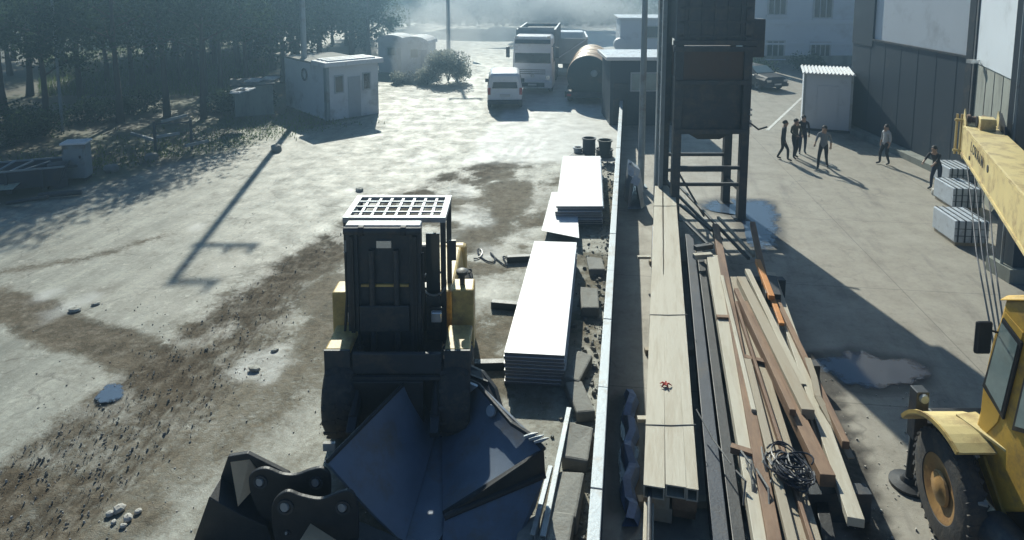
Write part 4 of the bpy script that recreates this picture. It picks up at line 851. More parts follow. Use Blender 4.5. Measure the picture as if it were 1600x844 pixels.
for k in range(5): t = k*1.25; q.tube([c, c+Vector((math.cos(t)*.05, math.sin(t)*.05, .02)), c+Vector((math.cos(t)*.1, math.sin(t)*.09, -.015))], [.02, .016, .006], 5)
solo(q, 'red_rag', M_redtie, 'small red rag tied on top of the strapped cream beams', 'rag')
# dark channels in the gap
longbox('dark_channel', .86, .2, 5.6, 17.5, .1, .42, M_navy, 'long dark blue steel channel right of the strapped stack', 'steel channel', 'dark channels in the gap')
longbox('dark_channel', 1.12, .16, 5.6, 16.8, .08, .34, M_blk, 'long black steel channel in the gap next to the splayed beams', 'steel channel', 'dark channels in the gap')
# the splayed pile
G2 = 'splayed beams and planks beside the crane'
pl = [ # a(near), b(far), width, thick, h near, h far, material, label, open section
 ((1197, 850), (1113, 398), .27, .2, .62, .62, M_cream, 'cream beam on the left side of the splayed pile', 0),
 ((1212, 850), (1118, 350), .17, .2, .7, .66, M_brown, 'long rusty brown beam, second from the left of the splayed pile', 0),
 ((1262, 850), (1142, 432), .36, .16, .62, .6, M_cream2, 'broad greyish plank down the middle of the splayed pile', 0),
 ((1271, 850), (1150, 470), .05, .14, .74, .7, M_brown, 'thin brown edge strip on the broad middle plank', 0),
 ((1263, 640), (1158, 432), .19, .16, .86, .78, M_cream2, 'tan plank ending halfway down the splayed pile with a dark end', 0),
 ((1294, 742), (1160, 470), .2, .18, .78, .74, M_brown, 'rusty tan beam under the halfway plank, end beside the dark gap', 0),
 ((1239, 640), (1150, 450), .09, .1, .9, .84, M_brown, 'dark brown lath on the left of the halfway plank', 0),
 ((1338, 810), (1204, 425), .2, .12, .66, .6, M_cream, 'cream plank on the right side of the splayed pile', 0),
 ((1316, 735), (1222, 470), .13, .1, .56, .56, M_cream2, 'weathered plank beneath the right cream plank', 0),
 ((1240, 850), (1168, 560), .12, .1, .74, .7, M_cream2, 'narrow pale lath lying over the brown beam of the splayed pile', 0),
 ((1322, 690), (1212, 462), .1, .12, .74, .66, M_brown, 'rusty lath between the halfway plank and the right cream plank', 0),
 ((1178, 640), (1128, 430), .07, .07, .74, .72, M_cream, 'thin cream lath on top of the left cream beam', 0),
 ((1254, 600), (1168, 420), .12, .1, .66, .66, M_cream, 'cream lath showing between the upper planks of the splayed pile', 0),
 ((1297, 850), (1240, 560), .16, .16, .3, .3, M_blk, 'black bar low in the dark gap of the splayed pile', 0),
]
for a, b, wd, th, h, hb, m_, lb, _ in pl: pbeam(a, b, wd, th, h, m_, 'plank', lb, 'beam', G2, hb=hb)
pts = [P(px, py, h) for px, py, h in ((1262, 560, .8), (1272, 590, .78), (1278, 620, .74), (1300, 660, .66), (1330, 716, .5))]
m = MB()
for a, b in zip(pts[:-1], pts[1:]): m.beam(a, b, .1, .025)
solo(m, 'bent_strip', M_cream2, 'thin bent tan strip along the right of the splayed pile', 'strip', G2)
pbeam((1206, 462), (1184, 405), .12, .1, .82, M_orange, 'orange_bar', 'short bright orange bar on the splayed pile', 'bar', G2, hb=.86)
pbeam((1222, 505), (1206, 462), .1, .06, .72, M_orange, 'orange_bar', 'orange strip continuing below the dark box on the splayed pile', 'bar', G2)
c0, c1 = P(1208, 470, .62), P(1202, 440, .62)
solo(MB().beam(c0, c1, .3, .3), 'dark_box', M_blk, 'small dark box wedged under the orange bar', 'box', G2, bevel=.01)
pbeam((1196, 440), (1176, 346), .13, .13, .7, M_brown, 'plank', 'dark brown post end at the far right of the splayed pile', 'beam', G2, hb=1.0)
for i, (a, b, lb) in enumerate((((1170, 402), (1056, 284), 'longest thin dark bar crossing from the tower foot'), ((1128, 372), (1058, 302), 'thin dark bar, second of the diagonal bars by the tower'), ((1112, 358), (1062, 318), 'thin dark bar, third of the diagonal bars by the tower'), ((1106, 380), (1072, 346), 'shortest thin dark bar by the far end of the cream stack'), ((1178, 398), (1122, 338), 'pale thin bar next to the longest dark bar by the tower'))):
    pbeam(a, b, .07, .07, .55+.04*i, M_dst if i < 4 else M_cream2, 'thin_bar', lb, 'bar', G2)
for (x0, y0), (x1, y1), lb in (((1086, 388), (1112, 384), 'upper cross board at the far end of the splayed pile'), ((1084, 401), (1112, 399), 'lower pale cross board at the far end of the splayed pile')):
    A, B = P(x0, y0, .6), P(x1, y1, .6); solo(MB().beam(A, B, .14, .12), 'cross_board', M_dst if y0 < 395 else M_cream, lb, 'board', G2, bevel=.006)
for (x0, y0), (x1, y1), lb in (((1155, 558), (1195, 568), 'short brown stub poking from the middle of the splayed pile'), ((1142, 700), (1180, 712), 'dark bearer under the near part of the splayed pile'), ((1120, 497), (1142, 498), 'dark bearer under the left cream beam')):
    A, B = P(x0, y0, .62), P(x1, y1, .62); solo(MB().beam(A, B, .1, .1), 'bearer_end', M_brown, lb, 'timber', G2)
for k, Y in enumerate((8.4, 11.4, 14.8)):
    A = sline(Y, 1.35, 0); solo(MB().box(A.x, A.x+1.7, A.y-.1, A.y+.1, 0, .42), 'trestle_block', M_dst, ('near', 'middle', 'far')[k]+' dark block carrying the splayed pile', 'block', 'blocks under the splayed pile')
# cable bundle
r2 = random.Random(4); cc = P(1236, 738, .76); q = MB()
for k in range(26):
    c = cc+Vector((r2.gauss(0, .05), r2.gauss(0, .06), r2.uniform(0, .12))); ra, rb, t0, tl = r2.uniform(.1, .24), r2.uniform(.16, .36), r2.uniform(0, 6), r2.uniform(-.35, .35)
    q.tube([c+Vector((math.cos(t0+2*math.pi*j/18)*ra, math.sin(t0+2*math.pi*j/18)*rb, math.sin(2*math.pi*j/18+k)*tl*.2)) for j in range(17)], .013, 5)
cbx = solo(q, 'cable_coil', M_cable, 'tangled black cable coil lying on the broad middle plank', 'cable')
q = MB()
for k in range(9):
    s0 = P(1150+8*k, 720+r2.uniform(-25, 25), .74); e0 = s0+Vector((r2.uniform(-.25, .05), r2.uniform(-.75, -.3), r2.uniform(-.35, -.1))); q.tube([s0, (s0+e0)/2+Vector((r2.uniform(-.1, .1), 0, .1)), e0], [.018, .016, .012], 5)
solo(q, 'rope_ends', M_rope, 'loose grey rope ends hanging left of the black cable coil', 'rope')
a, b = P(1088, 640, .7), P(1142, 725, .6); solo(MB().tube([a, a.lerp(b, .5)-Vector((0, 0, .05)), b], .012, 5), 'strap_end', M_rope, 'loose grey strap slanting across the dark gap', 'strap')
# blue tarp shreds in the gap beside the fence
q = MB(); rr = []; 
for k in range(14):
    Y = 8.2+k*.22; x = FENCE(Y)+.42+.05*math.sin(k*1.7); z = .16+.07*math.sin(k*2.3)+.05*random.random(); rr.append([(x-.1, Y, .03), (x-.05, Y, z), (x+.06, Y, z*.8+.03*random.random()), (x+.12, Y, .03)])
q.loft(rr, False); solo(q, 'blue_tarpaulin', M_blue, 'crumpled blue tarpaulin strip in the gap right of the fence', 'tarpaulin')
q = MB(); rr = []
for k in range(10):
    Y = 20.5+k*.3; x = FENCE(Y)+.55+.12*math.sin(k*1.3); z = .9+.35*math.sin(k*2.1)*random.random(); rr.append([(x-.2, Y, .03), (x-.12, Y, z), (x+.1, Y, z*.85), (x+.24, Y, .03)])
q.loft(rr, False); solo(q, 'plastic_sheeting', M_wrap, 'crumpled pale plastic sheeting beside the grey lamp pole', 'plastic sheet')

# ================================================================== STEEL HOPPER TOWER
tf = P(1105, 342); X0, X1 = P(1053, 342).x, P(1157, 342).x; yF = tf.y; yR = yF+1.5
tw = thing('hopper_tower', 'dark steel hopper tower on four legs behind the cream beams', 'tower', ((X0+X1)/2, yF, 0))
zt = lambda py: PY(1105, py, yF).z
HT = 8.4
for x in (X0, X1):
    for y in (yF, yR): MB().box(x-.12, x+.12, y-.12, y+.12, 0, HT).build('leg', M_dst, tw, True, bevel=.01)
za, zb_ = zt(205), zt(128)
MB().box(X0+.125, X1-.125, yF+.02, yR-.02, za, zb_).build('lower_hopper', M_dst, tw, True, bevel=.02)
MB().hexa([(X0+.75, yF+.4, za-.35), (X1-.6, yF+.4, za-.35), (X1-.6, yR-.4, za-.35), (X0+.75, yR-.4, za-.35), (X0+.2, yF+.1, za-.002), (X1-.2, yF+.1, za-.002), (X1-.2, yR-.1, za-.002), (X0+.2, yR-.1, za-.002)]).build('outlet', M_blk, tw, True)
MB().box(X0+.126, X1-.126, yF-.05, yR, zb_+.02, zt(78)).build('rusty_panel', M_rust if False else mat('rusted_dark_panel', (.085, .05, .036), .6, var=.25, dirt=.3, dcol=(.05, .045, .045)), tw, True)
for z, e_ in ((zt(76), .16), (zt(66), .16), (zb_, .05), (za+.02, .05)): MB().box(X0-.05-e_, X1+.05+e_, yF-.16-e_*.3, yF-.12, z-.07, z+.07).build('girder', M_dst, tw, True)
MB().box(X0+.0, X1+.0, yF-.08, yR+.05, zt(64), HT+.3).build('upper_hopper', M_dst, tw, True, bevel=.02)
for k in range(3): z = zt(56-22*k); MB().box(X0-.03, X1+.03, yF-.12, yF-.08, z-.03, z+.03).build('stiffener', M_dst, tw, True)
for k in range(5): x = X0+.25+(X1-X0-.5)*k/4; MB().box(x-.02, x+.02, yF-.115, yF-.08, zt(62), HT+.2).build('rib', M_dst, tw, True)
for py in (242, 268): z = zt(py+20); MB().beam((X0+.12, yF, z), (X1-.12, yF, z), .08, .1).build('brace', M_dst, tw, True); MB().beam((X0+.12, yR, z), (X1-.12, yR, z), .08, .1).build('brace', M_dst, tw, True)
for x in (X0, X1): MB().beam((x, yF+.12, zt(300)), (x, yR-.12, zt(300)), .08, .1).build('brace', M_dst, tw, True)
MB().beam((X0, yF-.02, zt(262)), (X0+.9, yF-.05, .1), .06, .06).build('diagonal_brace', M_dst, tw, True)
for x in (X0, X1): MB().box(x-.22, x+.22, yF-.22, yF+.22, 0, .03).build('base_plate', M_dst, tw, True); MB().box(x-.22, x+.22, yR-.22, yR+.22, 0, .03).build('base_plate', M_dst, tw, True)
for py in (170, 178, 188, 195): p = (X1+.12, yF-.13, zt(py)); MB().lathe(p, (0, -1, 0), [(0, .04), (.05, .035)], 8).build('bolt', M_chrome, tw, True)
MB().tube([(X1+.1, yF-.1, zt(190)), (X1+.35, yF-.2, zt(200)), (X1+.6, yF-.2, zt(196))], .03, 6).build('lever', M_dst, tw, True)
MB().box(X1+.12, X1+.5, yF, yF+.5, zt(90), zt(30)).build('side_cabinet', M_dst, tw, True, bevel=.02)
MB().box(X0-.32, X0-.2, yR-.2, yR, 0, HT).build('ladder_stile', M_gal2, tw, True); MB().box(X0-.32, X0-.2, yR-.75, yR-.6, 0, HT).build('ladder_stile', M_gal2, tw, True)
for k in range(20): MB().cyl((X0-.26, yR-.62, .35+k*.4), (X0-.26, yR-.18, .35+k*.4), .018, n=6).build('rung', M_gal2, tw, True)

# ================================================================== WHEEL LOADER / YARD TRUCK facing the camera
lc = Vector(((P(508, 540, 1.6).x+P(737, 540, 1.6).x)/2, P(620, 535, 1.6).y, 0)); hwF = (P(737, 540, 1.6).x-P(508, 540, 1.6).x)/2
ld_ = thing('yard_loader', 'yellow yard loader with a roof grille and dark mast facing the camera', 'loader', lc)
for s in (-1, 1):
    MB().box(s*(hwF-.22)-.2, s*(hwF-.22)+.2, -.2, .55, 1.5, 1.6).build('fender', M_yel2, ld_, bevel=.03)
    MB().box(s*(hwF-.22)-.2, s*(hwF-.22)+.2, -.24, -.2, 1.2, 1.6).build('fender_lip', M_dst, ld_)
    wheel(ld_, (s*(hwF-.26), .15, .72), .72, .5, hub=M_dst, lugs=18); wheel(ld_, (s*(hwF-.42), 2.9, .72), .72, .48, hub=M_yel2, lugs=18)
MB().box(-hwF+.55, hwF-.55, -.1, 3.6, .5, 1.15).build('chassis', M_blk, ld_); MB().cyl((-hwF+.3, .15, .72), (hwF-.3, .15, .72), .16).build('front_axle', M_blk, ld_)
MB().cyl((-hwF+.3, 2.9, .72), (hwF-.3, 2.9, .72), .16).build('rear_axle', M_blk, ld_)
bx0, bx1 = -1.02, 1.1
hz = 2.12
MB().hexa([(-.75, 1.5, 1.0), (.75, 1.5, 1.0), (.75, 3.9, 1.0), (-.75, 3.9, 1.0), (-.72, 1.5, 1.72), (.72, 1.5, 1.72), (.7, 3.8, 1.6), (-.7, 3.8, 1.6)]).build('rear_hood', M_yel2, ld_, bevel=.05)
MB().box(-.8, .8, 3.9, 4.2, .7, 1.55).build('counterweight', M_yel2, ld_, bevel=.08)
MB().box(-1.26, -.72, .75, 1.2, 1.0, hz-.06).build('side_tank', M_yel2, ld_, bevel=.03); MB().box(bx1-.34, bx1+.04, .8, 1.25, 1.0, hz-.04).build('side_tank', M_yel2, ld_, bevel=.03)
st = MB().lathe((bx1-.17, 1.02, hz-.05), (0, 0, 1), [(0, .045), (.2, .045), (.2, .1), (.26, .11), (.29, .05)], 14).build('air_cleaner', M_blk, ld_, smooth=True)
RZ = 3.28; rx0, rx1 = P(541, 345, RZ).x-lc.x, P(692, 345, RZ).x-lc.x; ry0 = P(600, 345, RZ).y-lc.y; ry1 = ry0+1.05
for x in (rx0, rx1):
    for y in (ry0, ry1): MB().beam((x, y, 1.1), (x, y, RZ), .085, .085).build('roof_post', M_blk, ld_)
    MB().beam((x, ry0-.05, RZ+.03), (x, ry1+.05, RZ+.03), .1, .09).build('roof_rail', M_gal, ld_)
for y in (ry0, ry1): MB().beam((rx0+.05, y, RZ+.031), (rx1-.05, y, RZ+.031), .1, .088).build('roof_rail', M_gal, ld_)
for k in range(1, 8): x = rx0+(rx1-rx0)*k/8; MB().beam((x, ry0+.05, RZ+.035), (x, ry1-.05, RZ+.035), .045, .05).build('roof_bar', M_gal, ld_)
for k in range(1, 4): y = ry0+(ry1-ry0)*k/4; MB().beam((rx0+.05, y, RZ+.055), (rx1-.05, y, RZ+.055), .035, .03).build('roof_bar', M_gal, ld_)
# mast and carriage
mx0, mx1 = P(553, 345, RZ).x-lc.x, P(662, 345, RZ).x-lc.x; my = ry0-.42
for x in (mx0+.08, mx1-.08): MB().box(x-.09, x+.09, my-.1, my+.12, .55, RZ+.02).build('mast_channel', M_dst, ld_, bevel=.01); MB().box(x-.03, x+.03, my-.16, my-.1, .8, RZ-.05).build('mast_rail', M_blk, ld_)
MB().box(mx0+.17, mx1-.17, my-.02, my+.06, .6, RZ-.02).build('mast_plate', M_dst, ld_)
MB().box(mx0-.02, mx1+.02, my-.12, my+.1, RZ+.021, RZ+.13).build('mast_crosshead', M_gal, ld_, bevel=.02); MB().cyl((mx0-.03, my-.15, RZ+.05), (mx1+.03, my-.15, RZ+.05), .06).build('cross_shaft', M_dst, ld_)
for x in (mx0+.25, mx1-.25): MB().lathe((x-.04, my-.15, RZ+.05), (1, 0, 0), [(0, .08), (.08, .08)], 14).build('pulley', M_blk, ld_)
MB().box((mx0+mx1)/2-.12, (mx0+mx1)/2+.12, my-.06, my, RZ-.28, RZ-.16).build('lamp', M_chrome, ld_)
MB().box(mx0+.2, mx1-.2, my-.06, my-.02, 2.34, 2.38).build('mast_tie', M_yel2, ld_); MB().box(mx0+.1, mx1-.1, my-.05, my, 1.5, 1.62).build('mast_tie', M_dst, ld_)
for x in ((mx0+mx1)/2-.2, (mx0+mx1)/2+.2): MB().cyl((x, my-.08, .7), (x, my-.08, RZ-.3), .05).build('lift_cylinder', M_dst, ld_, smooth=True)
MB().box(mx0+.18, mx1-.18, my-.14, my-.09, 1.6, 2.05).build('mast_cover', M_dst, ld_, bevel=.02)
# cab inside: dashboard, seat, steering wheel, right cab panel
MB().box(mx1+.02, rx1-.05, ry0-.02, ry0+.05, 1.15, 1.95).build('cab_front', M_dst, ld_, bevel=.02); MB().box(mx1+.03, rx1-.06, ry0-.01, ry0+.03, 1.95, RZ-.22).build('windscreen', M_glass, ld_)
MB().box(rx0+.1, rx1-.1, ry0+.2, ry0+.4, 1.2, 2.0).build('dashboard', M_blk, ld_); MB().box(rx0+.3, rx1-.3, ry0+.75, ry0+1.15, 1.2, 1.7).build('seat', M_blk, ld_, bevel=.05); MB().box(rx0+.3, rx1-.3, ry0+1.05, ry0+1.2, 1.7, 2.4).build('seat_back', M_blk, ld_, bevel=.05)
sw_ = Vector(((mx1+rx1)/2, ry0+.12, 2.18)); MB().tube([sw_+Vector((math.cos(2*math.pi*k/20)*.2, math.sin(2*math.pi*k/20)*.09-.12, math.sin(2*math.pi*k/20)*.18)) for k in range(21)], .018, 6).build('steering_wheel', M_gal2, ld_)
MB().box(-hwF+.46, hwF-.46, -.26, -.18, 1.22, 1.56).build('front_panel', M_dst, ld_, bevel=.02); MB().box(mx0-.1, mx1+.12, -.36, -.28, .45, 1.16).build('carriage', M_blk, ld_, bevel=.02)
MB().box(-hwF+.35, hwF-.3, -.32, -.25, 1.16, 1.21).build('carriage_bar', M_dst, ld_)
for s in (-1, 1): MB().beam((s*.62, -.1, 1.0), (s*.62, -.75, .55), .14, .2).build('lift_arm', M_dst, ld_, bevel=.02); MB().cyl((s*.62, .1, 1.35), (s*.62, -.6, .75), .06).build('tilt_cylinder', M_blk, ld_, smooth=True)
for x in (rx0+.14, rx1-.1):
    a = MB().box(x-.09, x+.09, ry0-.3, ry0-.2, 1.62, 1.8).build('headlight', M_chrome, ld_, bevel=.02); MB().box(x-.12, x+.12, ry0-.2, ry0-.17, 1.58, 1.84).build('lamp_housing', M_blk, a)
MB().beam((rx0-.02, ry0-.03, 1.4), (rx0-.02, ry0-.03, 2.95), .03, .03).build('grab_rail', M_gal2, ld_); MB().box(rx1+.1, rx1+.22, ry0-.05, ry0, 2.6, 2.95).build('mirror', M_blk, ld_); MB().beam((rx1+.04, ry0, 2.9), (rx1+.14, ry0-.02, 2.9), .02, .02).build('mirror_arm', M_blk, ld_)
for x in (mx0-.05, mx1+.03): pts = [(x, my, 2.9), (x+.02, my-.05, 2.2), (x-.03, my-.1, 1.5), (x+.05, my-.12, .9)]; MB().tube(pts, .025, 6).build('hose', M_blk, ld_)

# ================================================================== BIG BUCKET lying in front of the loader
A = P(664, 566, 1.12); B = P(511, 721, 1.12); G = P(690, 648, .25); Dn = P(632, 850, .16); A2 = P(748, 602, 1.0); Cc = P(850, 702, .92); E = P(692, 802, .22); A1 = P(690, 577, 1.12)
bk = thing('loader_bucket', 'large dark blue steel loader bucket lying open on the ground', 'bucket', Vector((-.9, 9.3, 0)))
def slab(pts, th):
    pts = [Vector(p) for p in pts]; n = (pts[1]-pts[0]).cross(pts[2]-pts[0]).normalized()
    if n.z < 0: n = -n
    return MB().plate(pts, -n*th)
def grid_slab(a, b, c, d_, th, n=8, bulge=.06, seed=0):           # a-b upper edge, d_-c lower edge, gently dished
    r2 = random.Random(seed); nn = (b-a).cross(d_-a).normalized(); nn = -nn if nn.z < 0 else nn; m = MB(); vs = []
    for i in range(n+1):
        for j in range(n+1):
            u, v = i/n, j/n; p = a.lerp(b, u).lerp(d_.lerp(c, u), v); p = p-nn*(bulge*math.sin(math.pi*v)*1.0)+nn*r2.uniform(-.004, .004); vs.append(p)
    k = n+1; fs = [(i*k+j, i*k+j+1, (i+1)*k+j+1, (i+1)*k+j) for i in range(n) for j in range(n)]
    top_ = len(vs); vs2 = vs+[p-nn*th for p in vs]; fs += [tuple(top_+q for q in reversed(f)) for f in fs[:n*n]]
    ed = [i*k for i in range(k)]+[n*k+j for j in range(1, k)]+[i*k+n for i in range(n-1, -1, -1)]+[j for j in range(n-1, 0, -1)]
    for q in range(len(ed)): a_, b_ = ed[q], ed[(q+1) % len(ed)]; fs.append((a_, b_, top_+b_, top_+a_))
    return m.add(vs2, fs)
Dn2 = P(620, 900, .16); B2 = P(500, 770, 1.05)
grid_slab(A, B, Dn, G, .05, bulge=.05, seed=1).build('left_shell', M_brk, bk, True, smooth=True)
E2 = P(640, 848, .17)
grid_slab(A2, Cc, E, G, .05, bulge=.06, seed=2).build('right_shell', M_brk, bk, True, smooth=True)
slab([A1+Vector((0, -.02, .02)), A2+Vector((0, -.02, .02)), G+Vector((0, -.04, .04))], .05).build('end_cheek', mat('painted_sun_steel', (.5, .55, .6), .35, metal=.3, var=.25, dirt=.3, dcol=(.2, .2, .2)), bk, True)  # pale cheek colour imitates sunlight reflected onto the steel
slab([G+Vector((0, .12, -.03)), E+Vector((.18, 0, -.05)), Dn+Vector((.2, -.3, -.04)), Dn+Vector((-.12, -.15, -.03))], .05).build('floor_plate', M_brk, bk, True)
slab([A+Vector((0, .01, .01)), A1+Vector((.02, .01, .01)), G+Vector((.03, .02, 0))], .04).build('corner_gusset', M_brk, bk, True)
MB().plate([A+Vector((-.12, .13, -.02)), A1+Vector((0, .13, 0)), A2+Vector((.14, .12, -.02)), G+Vector((.75, .1, -.1)), G+Vector((.1, .16, -.22)), G+Vector((-.3, .16, -.15))], (0, .04, 0)).build('sun_block_plate', M_blk, bk, True)  # added plate, keeps sun from leaking through the bucket's far end
MB().tube([A, A1, A2, P(800, 662, .98), P(832, 682, .96), Cc], .035, 8).build('rim_bar', M_blk, bk, True)
MB().tube([A, B], .03, 8).build('rim_bar', M_blk, bk, True)
lipz = [P(694, 808, .3), P(852, 742, .55), P(836, 795, .3), P(806, 850, .12), P(690, 852, .08)]
slab(lipz, .06).build('lip_plate', M_brk, bk, True, bevel=.01); MB().tube([lipz[0], lipz[1]], .045, 8).build('cutting_edge', M_blk, bk, True)
slab([Cc, P(852, 742, .55), P(694, 808, .3), E], .04).build('wear_plate', M_blk, bk, True)
ck = [P(688, 574, 1.1), P(722, 566, 1.1), P(752, 580, 1.0), P(772, 606, .86), P(782, 640, .68), P(780, 662, .5), P(748, 604, .95)]
MB().plate(ck, (.05, .06, -.03)).build('rounded_cheek', M_blk, bk, True)
MB().box(P(516, 700, 1.0).x-.1, P(516, 700, 1.0).x+.06, P(516, 700, 1.0).y, P(516, 700, 1.0).y+.05, .95, 1.06).build('lug', M_pale, bk, True)
q = MB(); c = P(768, 642, .9)
MB().lathe(c, (-.5, -.6, .5), [(0, .09), (.03, .08)], 12).build('pin', M_gal, bk, True)
for k, (px, py) in enumerate(((830, 680), (838, 684), (846, 688))): c = P(px, py, 1.0); MB().tube([c-Vector((.1, 0, .03)), c, c+Vector((.1, -.02, .05))], [.02, .03, .008], 5).build('bent_tooth', M_gal, bk, True)

# ================================================================== SMALL EXCAVATOR BUCKET at the bottom edge
eb = thing('excavator_bucket', 'small black excavator bucket with two eared hanger plates at the bottom edge', 'bucket', Vector((-3.2, 8.1, 0)))
def earplate(Y, poly, holes, th=.06):
    """vertical plate facing the camera with round holes, built as strips round each hole"""
    pts = [PY(px, py, Y) for px, py in poly]; m = MB(); m.plate(pts, (0, th, 0)); return m
Yn, Yf, Yb = 7.55, 7.95, 8.2
def smoothpoly(pts, k=5):
    out = []; n = len(pts)
    for i in range(n):
        a, b, c, d_ = [Vector((*pts[(i+j) % n], 0)) for j in (-1, 0, 1, 2)]
        for q in range(k): t = q/k; v = .5*((2*b)+(c-a)*t+(2*a-5*b+4*c-d_)*t*t+(3*b-a-3*c+d_)*t**3); out.append((v.x, v.y))
    return out
far_ear = smoothpoly([(388, 752), (396, 738), (415, 733), (440, 742), (462, 743), (485, 735), (505, 733), (516, 750), (510, 790), (470, 830), (430, 835), (398, 790)])
near_ear = smoothpoly([(424, 800), (430, 780), (448, 769), (470, 776), (500, 781), (525, 772), (545, 768), (557, 785), (560, 830), (550, 880), (470, 890), (432, 850)])
for Y, poly, holes in ((Yf, far_ear, ((407, 753, 11), (494, 754, 11))), (Yn, near_ear, ((446, 792, 13), (536, 793, 12), (449, 832, 5)))):
    e_ = earplate(Y, poly, holes).build('hanger_plate', M_blk, eb, True, bevel=.012)
    for hx, hy, hr_ in holes:
        c = PY(hx, hy, Y); r0 = (PY(hx+hr_, hy, Y)-c).length; g_ = Vector((0, 0, 0))
        MB().lathe(c+Vector((0, .02, 0))-eb.location, (0, -1, 0), [(0, r0), (.035, r0), (.035, r0*.72), (.0, r0*.66)], 20).build('pin_boss', M_dst, e_, smooth=True)
        MB().lathe(c+Vector((-.01, .01, .0))-eb.location, (-.25, -1, .1), [(0, r0*.6), (.026, r0*.55)], 16).build('pin', M_gal, e_)
bp_ = [PY(px, py, Yb) for px, py in ((356, 714), (386, 709), (450, 741), (470, 770), (470, 900), (290, 900))]
MB().plate(bp_, (0, .07, 0)).build('side_plate', M_blk, eb, True, bevel=.01)
bn = [PY(px, py, Yb-.62) for px, py in ((352, 760), (392, 770), (440, 800), (470, 850), (460, 960), (250, 960))]
bp2 = [PY(px, py, Yb) for px, py in ((356, 714), (290, 900))]
MB().plate([PY(345, 745, Yb), PY(290, 900, Yb), PY(470, 900, Yb), PY(432, 790, Yb), PY(392, 772, Yb)], (.0, -.35, 0)).build('shell', M_blk, eb, True, bevel=.01)
slab([PY(360, 722, Yb), PY(390, 718, Yb), PY(412, 745, Yb)-Vector((0, .05, 0)), PY(386, 764, Yb)-Vector((0, .3, 0))], .03).build('worn_inner_plate', M_rust, eb, True)
slab([P(485, 818, .7), P(535, 850, .6), P(520, 900, .55), P(465, 850, .68)], .03).build('worn_inner_plate', M_rust, eb, True)
MB().cyl(PY(446, 792, Yn)+Vector((0, .06, 0)), PY(446, 792, Yf+.15), .09, n=16).build('hanger_tube', M_blk, eb, True, smooth=True); MB().cyl(PY(536, 793, Yn)+Vector((0, .06, 0)), PY(536, 793, Yf), .08, n=16).build('hanger_tube', M_blk, eb, True, smooth=True)
q = [P(556, 812, .5), P(640, 848, .35), P(640, 890, .3), P(540, 880, .4)]; slab(q, .05).build('hinge_plate', M_blk, eb, True)

# ================================================================== MOBILE CRANE at the right edge
cr = thing('mobile_crane', 'yellow mobile crane with long box boom and driving cab at the right edge', 'crane', Vector((7.2, 6.5, 0)))
CX = 6.0
wc = P(1470, 764, .72)
def cpart(mb, name, m, bevel=0, smooth=False, parent=None): return mb.build(name, m, parent or cr, True if parent is None else False, bevel=bevel, smooth=smooth)
def wheel_world(c, r, wd, **k): return wheel(cr, Vector(c)-cr.location, r, wd, **k)
fx = wc.x+.12
wheel_world((fx-.02, wc.y, .72), .72, .27, axis=(.99, -.12, 0), hub=M_hub, lugs=34, n=44); wheel_world((fx+2.3, wc.y, .72), .72, .42, hub=M_hub, lugs=26)
for yy in (-2.2, -4.0): wheel_world((fx+.12, wc.y+yy, .72), .72, .42, hub=M_hub, lugs=20); wheel_world((fx+2.3, wc.y+yy, .72), .72, .42, hub=M_hub, lugs=20)
cpart(MB().box(fx+.4, fx+2.0, wc.y-5, wc.y+1.1, .65, 1.05), 'chassis', M_blk, .02)
# cab: side outline in the plane X = CX
def cs(px, py): return PX(px, py, CX)
out_ = [(1571, 467), (1545, 560), (1531, 640), (1517, 690), (1530, 716), (1560, 800), (1640, 800), (1680, 640), (1690, 470)]
cabpoly = [cs(*p) for p in out_]; cabw = Vector((1.15, 0, 0))
cab = cpart(MB().plate(cabpoly, cabw), 'cab', M_yel, .035)
roofp = [cs(1568, 470), cs(1692, 468)]; off = -cr.location
q = MB().hexa([roofp[0]+Vector((-.03, .05, -.02)), roofp[0]+Vector((1.2, .05, -.02)), roofp[1]+Vector((1.2, 0, -.02)), roofp[1]+Vector((-.03, 0, -.02)), roofp[0]+Vector((.03, 0, .07)), roofp[0]+Vector((1.12, 0, .07)), roofp[1]+Vector((1.12, 0, .07)), roofp[1]+Vector((.03, 0, .07))]); cpart(q, 'cab_roof', M_yel, .02)
def side_panel(pix, x_out, th, name, m, bevel=.006, parent=None):
    pts = [PX(px, py, CX)+Vector((x_out, 0, 0)) for px, py in pix]; q = MB().plate(pts, (th, 0, 0))
    if parent: q.v = [v+off for v in q.v]
    return cpart(q, name, m, bevel, parent=parent)
door = side_panel([(1572, 488), (1555, 525), (1538, 600), (1534, 640), (1530, 690), (1560, 660), (1582, 590), (1600, 520)], -.012, .02, 'door', M_yel)
win = side_panel([(1570, 496), (1600, 536), (1570, 656), (1538, 603)], -.03, .03, 'window_frame', M_blk); side_panel([(1569, 504), (1594, 538), (1568, 643), (1544, 600)], -.036, .03, 'pane', M_cabglass, 0, parent=win)
win2 = side_panel([(1603, 590), (1650, 580), (1650, 690), (1584, 672)], -.03, .03, 'window_frame', M_blk); side_panel([(1606, 597), (1646, 588), (1646, 682), (1590, 666)], -.036, .03, 'pane', M_cabglass, 0, parent=win2)
side_panel([(1523, 676), (1528, 671), (1531, 682), (1526, 690)], -.03, .02, 'door_latch', M_blk)
for hx, hy in ((1545, 693), (1538, 700)): side_panel([(hx, hy-3), (hx+4, hy), (hx, hy+4), (hx-3, hy)], -.02, .02, 'bolt', M_blk, 0)
q = MB().plate([cs(1530, 716)+Vector((-.03, 0, 0)), cs(1540, 712)+Vector((-.03, 0, 0)), cs(1572, 806)+Vector((-.03, 0, 0)), cs(1562, 806)+Vector((-.03, 0, 0))], (.05, 0, 0)); cpart(q, 'cab_sill', M_yel, .01)
